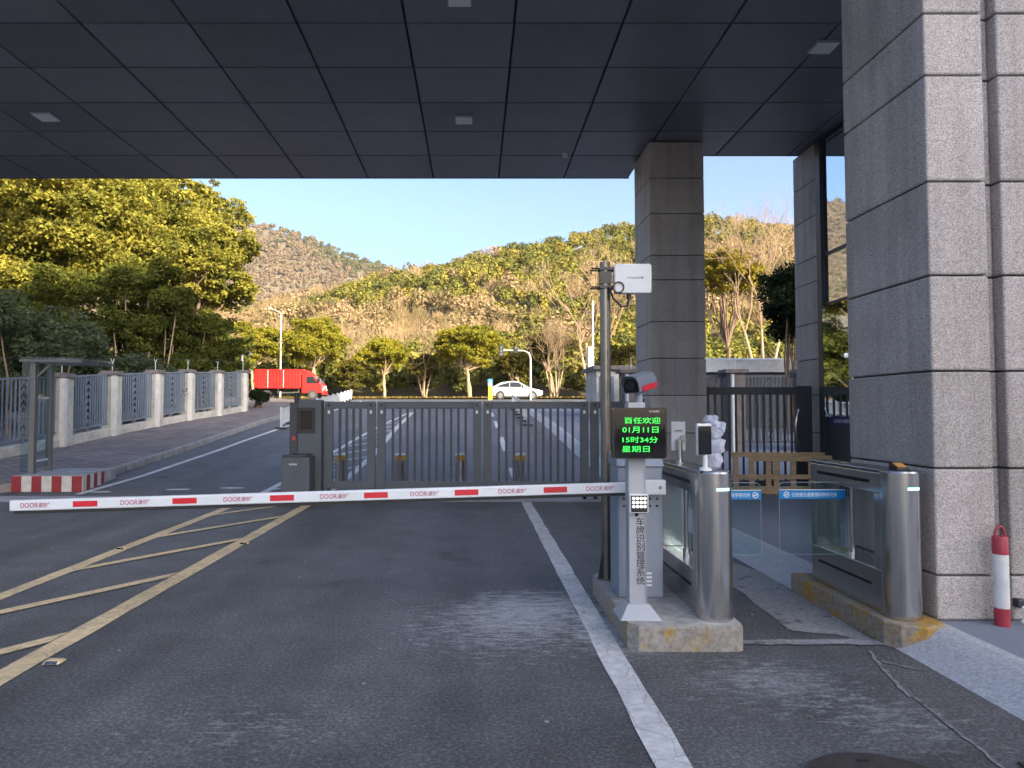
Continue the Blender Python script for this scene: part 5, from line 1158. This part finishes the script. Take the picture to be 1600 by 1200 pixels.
# bare trees
def bare_branches(mb, p, d, L, r, depth, rng, spread=.5):
    q = p + d * L; mid = p + d * L * .5 + rng.normal(size=3) * L * .05
    mb.tube([tuple(p), tuple(mid), tuple(q)], [r, r * .85, r * .7], 5 if depth > 2 else 3, False)
    if depth == 0: return
    for k in range(3 if depth > 1 else 4):
        nd = d + rng.normal(size=3) * spread; nd[2] += .18; nd /= np.linalg.norm(nd)
        bare_branches(mb, p + d * L * rng.uniform(.65, 1), nd, L * rng.uniform(.55, .82), r * .56, depth - 1, rng, spread)
def bare_tree(label, px, Y, h, seed, z0=None, stems=3, depth=4, r=.13, mat='twig', spread=.42):
    rng = np.random.default_rng(seed); X = at(px, 600, Y)[0]; z0 = gz(Y) if z0 is None else z0; o = thing('bare_tree', label, 'tree', (X, Y, z0), 'leafless trees'); tr, tw = MB(), MB()
    for s_ in range(stems):
        a = 2 * math.pi * s_ / stems + rng.uniform(0, 1); d = np.array([math.cos(a) * .28, math.sin(a) * .28, 1.0]); d /= np.linalg.norm(d)
        p = np.array([X + math.cos(a) * .1, Y + math.sin(a) * .1, z0 - .2]); q = p + d * h * .33
        tr.tube([tuple(p), tuple((p + q) / 2 + rng.normal(size=3) * .05), tuple(q)], [r, r * .85, r * .72], 7, False)
        for k in range(3):
            nd = d + rng.normal(size=3) * .35; nd /= np.linalg.norm(nd); bare_branches(tw, q, nd, h * .24, r * .5, depth, rng, spread)
    tr.build('trunk', 'bark_pale', o, smooth=True, fix=False); tw.build('crown', mat, o, fix=False); return o
bare_tree('tall leafless tree with pale forked limbs left of the antenna panel', 925, 66, 17, 81, gz(66), 3, 4, .17)
bare_tree('many stemmed leafless tree behind the white car', 868, 69, 9, 82, gz(69) + .1, 5, 4, .09)
bare_tree('leafless tree reaching above the hill between the granite columns', 1195, 58, 18.5, 83, gz(58), 3, 4, .15)
bare_tree('slender leafless tree between two round street trees', 663, 74, 10, 84, gz(74), 3, 4, .09)
bare_tree('leafless tree beside the broad yellow street tree', 545, 76, 10, 85, gz(76), 3, 4, .09)

# hill forest: one mass
def forest(name, label, pts, kinds, hs, leaf_n, twig_n, leaf_sz, tw, seed, zfun, mat='forest'):
    rng = np.random.default_rng(seed); V, T = [], []
    for (x, y), kd, h in zip(pts, kinds, hs):
        z = zfun(x, y)
        if kd < .5 or twig_n == 0 or rng.random() < .35:      # evergreen dome made of clumps
            n = leaf_n; r = h * .40; nb = 7; cb = rng.normal(size=(nb, 3)); cb /= np.linalg.norm(cb, axis=1, keepdims=True); cb[:, 2] = np.abs(cb[:, 2]) * .8 - .1
            ci = rng.integers(0, nb, n); d = rng.normal(size=(n, 3)); d /= np.linalg.norm(d, axis=1, keepdims=True)
            c = cb[ci] * r * .55 + d * r * .5 * (1 - np.abs(rng.normal(0, .15, n)))[:, None]; c[:, 2] *= 1.15; c += np.array([x, y, z + h * .55])
            nn = rng.normal(size=(n, 3)); nn[:, 2] = np.abs(nn[:, 2]); nn = nn + d; nn /= np.linalg.norm(nn, axis=1, keepdims=True)
            t = np.cross(nn, rng.normal(size=(n, 3))); t /= np.linalg.norm(t, axis=1, keepdims=True); b = np.cross(nn, t); s = (leaf_sz * rng.uniform(.6, 1.4, n))[:, None]
            v = np.stack([c - t * s * .6 - b * s * .35, c + t * s * .6 - b * s * .35, c + b * s * .7], 1)
            tint = np.repeat((kd + rng.normal(0, .04, nb))[ci], 3)
        else:            # leafless brush: fan of slivers
            n = twig_n; d = rng.normal(size=(n, 3)); d /= np.linalg.norm(d, axis=1, keepdims=True); d[:, 2] = np.abs(d[:, 2]) * 1.0 - .15
            rad = rng.uniform(.15, 1, n) ** .6; p = np.array([x, y, z + h * .38]) + d * np.array([.36, .36, .5]) * h * rad[:, None]
            d = d * .55 + np.array([0, 0, .75]) + rng.normal(size=(n, 3)) * .3; d /= np.linalg.norm(d, axis=1, keepdims=True)
            L = h * rng.uniform(.12, .26, n); sd = np.cross(d, rng.normal(size=(n, 3))); sd /= np.linalg.norm(sd, axis=1, keepdims=True); wd_ = (tw * rng.uniform(.6, 1.6, n))[:, None]
            v = np.stack([p - sd * wd_ * .5, p + sd * wd_ * .5, p + d * L[:, None]], 1)
            tint = np.repeat(kd + rng.normal(0, .05, n), 3)
        V.append(v.reshape(-1, 3)); T.append(np.clip(tint, 0, .49) if kd < .5 else np.clip(tint, .55, 1.0))
    V = np.concatenate(V); T = np.concatenate(T); F = np.arange(len(V)).reshape(-1, 3)
    o = npmesh(name, V, F, mat, None, T); return tag(o, label, 'woodland', None, 'stuff')
g = np.random.default_rng(5); pts, kinds, hs = [], [], []
y = 77.0
while y < 208:
    st = 2.9 + (y - 77) * .011
    for x in np.arange(-.72 * y, .62 * y, st):
        xx, yy = x + g.uniform(-1.5, 1.5), y + g.uniform(-1.5, 1.5)
        nz = math.sin(xx * .055 + 1.0 + .3 * math.sin(yy * .09)) + math.sin(yy * .082 - xx * .018 + .6) + .7 * math.sin(xx * .12 + yy * .15) + g.normal(0, .55)
        ev = nz + (.9 if yy > 175 else 0) + (1.1 if yy < 84 else 0) - (.35 if 95 < yy < 140 and xx < 15 else 0) + (.55 if xx > 5 else .1)
        if yy < 82: kd = g.uniform(.05, .3); h = g.uniform(2.5, 5.5)
        elif ev > .35: kd = g.uniform(.08, .48); h = g.uniform(3.6, 6.6)
        else: kd = g.uniform(.57, 1.0); h = g.uniform(4.5, 7.5)
        pts.append((xx, yy)); kinds.append(kd); hs.append(h)
    y += st

forest('hill_forest', 'mixed olive and bare brown woodland covering the near hill', pts, kinds, hs, 340, 340, .44, .085, 6, lambda x, y: hillz(x, y) if y > 80 else gz(y))
pts, kinds, hs = [], [], []
for _ in range(6500):
    yy = g.uniform(430, 706); xx = g.uniform(-.62, .05) * yy
    nz = math.sin(xx * .016 + 2) + math.sin(yy * .021 + xx * .01) + g.normal(0, .6) + (1.0 if yy > 660 and xx > -300 else 0)
    pts.append((xx, yy)); kinds.append(g.uniform(.05, .45) if nz > .45 else g.uniform(.7, 1.0)); hs.append(g.uniform(4.5, 8.5))
forest('far_hill_forest', 'hazy brown woodland covering the distant hill', pts, kinds, hs, 55, 0, 1.35, .4, 8, farz, 'far_forest')
# fallen leaves and tufts on the verge
n = 5000; P = np.stack([g.uniform(-45, 45, n), g.uniform(67.6, 78, n), np.zeros(n)], 1); P[:, 2] = [gz(v) + .2 for v in P[:, 1]]
v, f = leaf_quads(P, .35, g, 0, .5); tag(npmesh('verge_grass', v, f, 'dry_grass'), 'dry golden grass and leaves on the far verge', 'grass', None, 'stuff')
bpy.data.objects.remove(rbx)

# ================================================================== HAZE
hz = MB().box(-905, 905, -705, 905, -2.0, 262).build('haze', 'joint')
hm = bpy.data.materials.new('thin_air'); hm.use_nodes = True; hn = hm.node_tree; hn.nodes.clear()
ho = hn.nodes.new('ShaderNodeOutputMaterial'); pv = hn.nodes.new('ShaderNodeVolumePrincipled')
pv.inputs['Color'].default_value = (0.80, 0.88, 1.0, 1); pv.inputs['Density'].default_value = 0.00010; pv.inputs['Anisotropy'].default_value = 0.0
hn.links.new(pv.outputs[0], ho.inputs['Volume']); hz.data.materials.clear(); hz.data.materials.append(hm)
tag(hz, 'thin pale air over the whole place', 'haze', None, 'stuff')
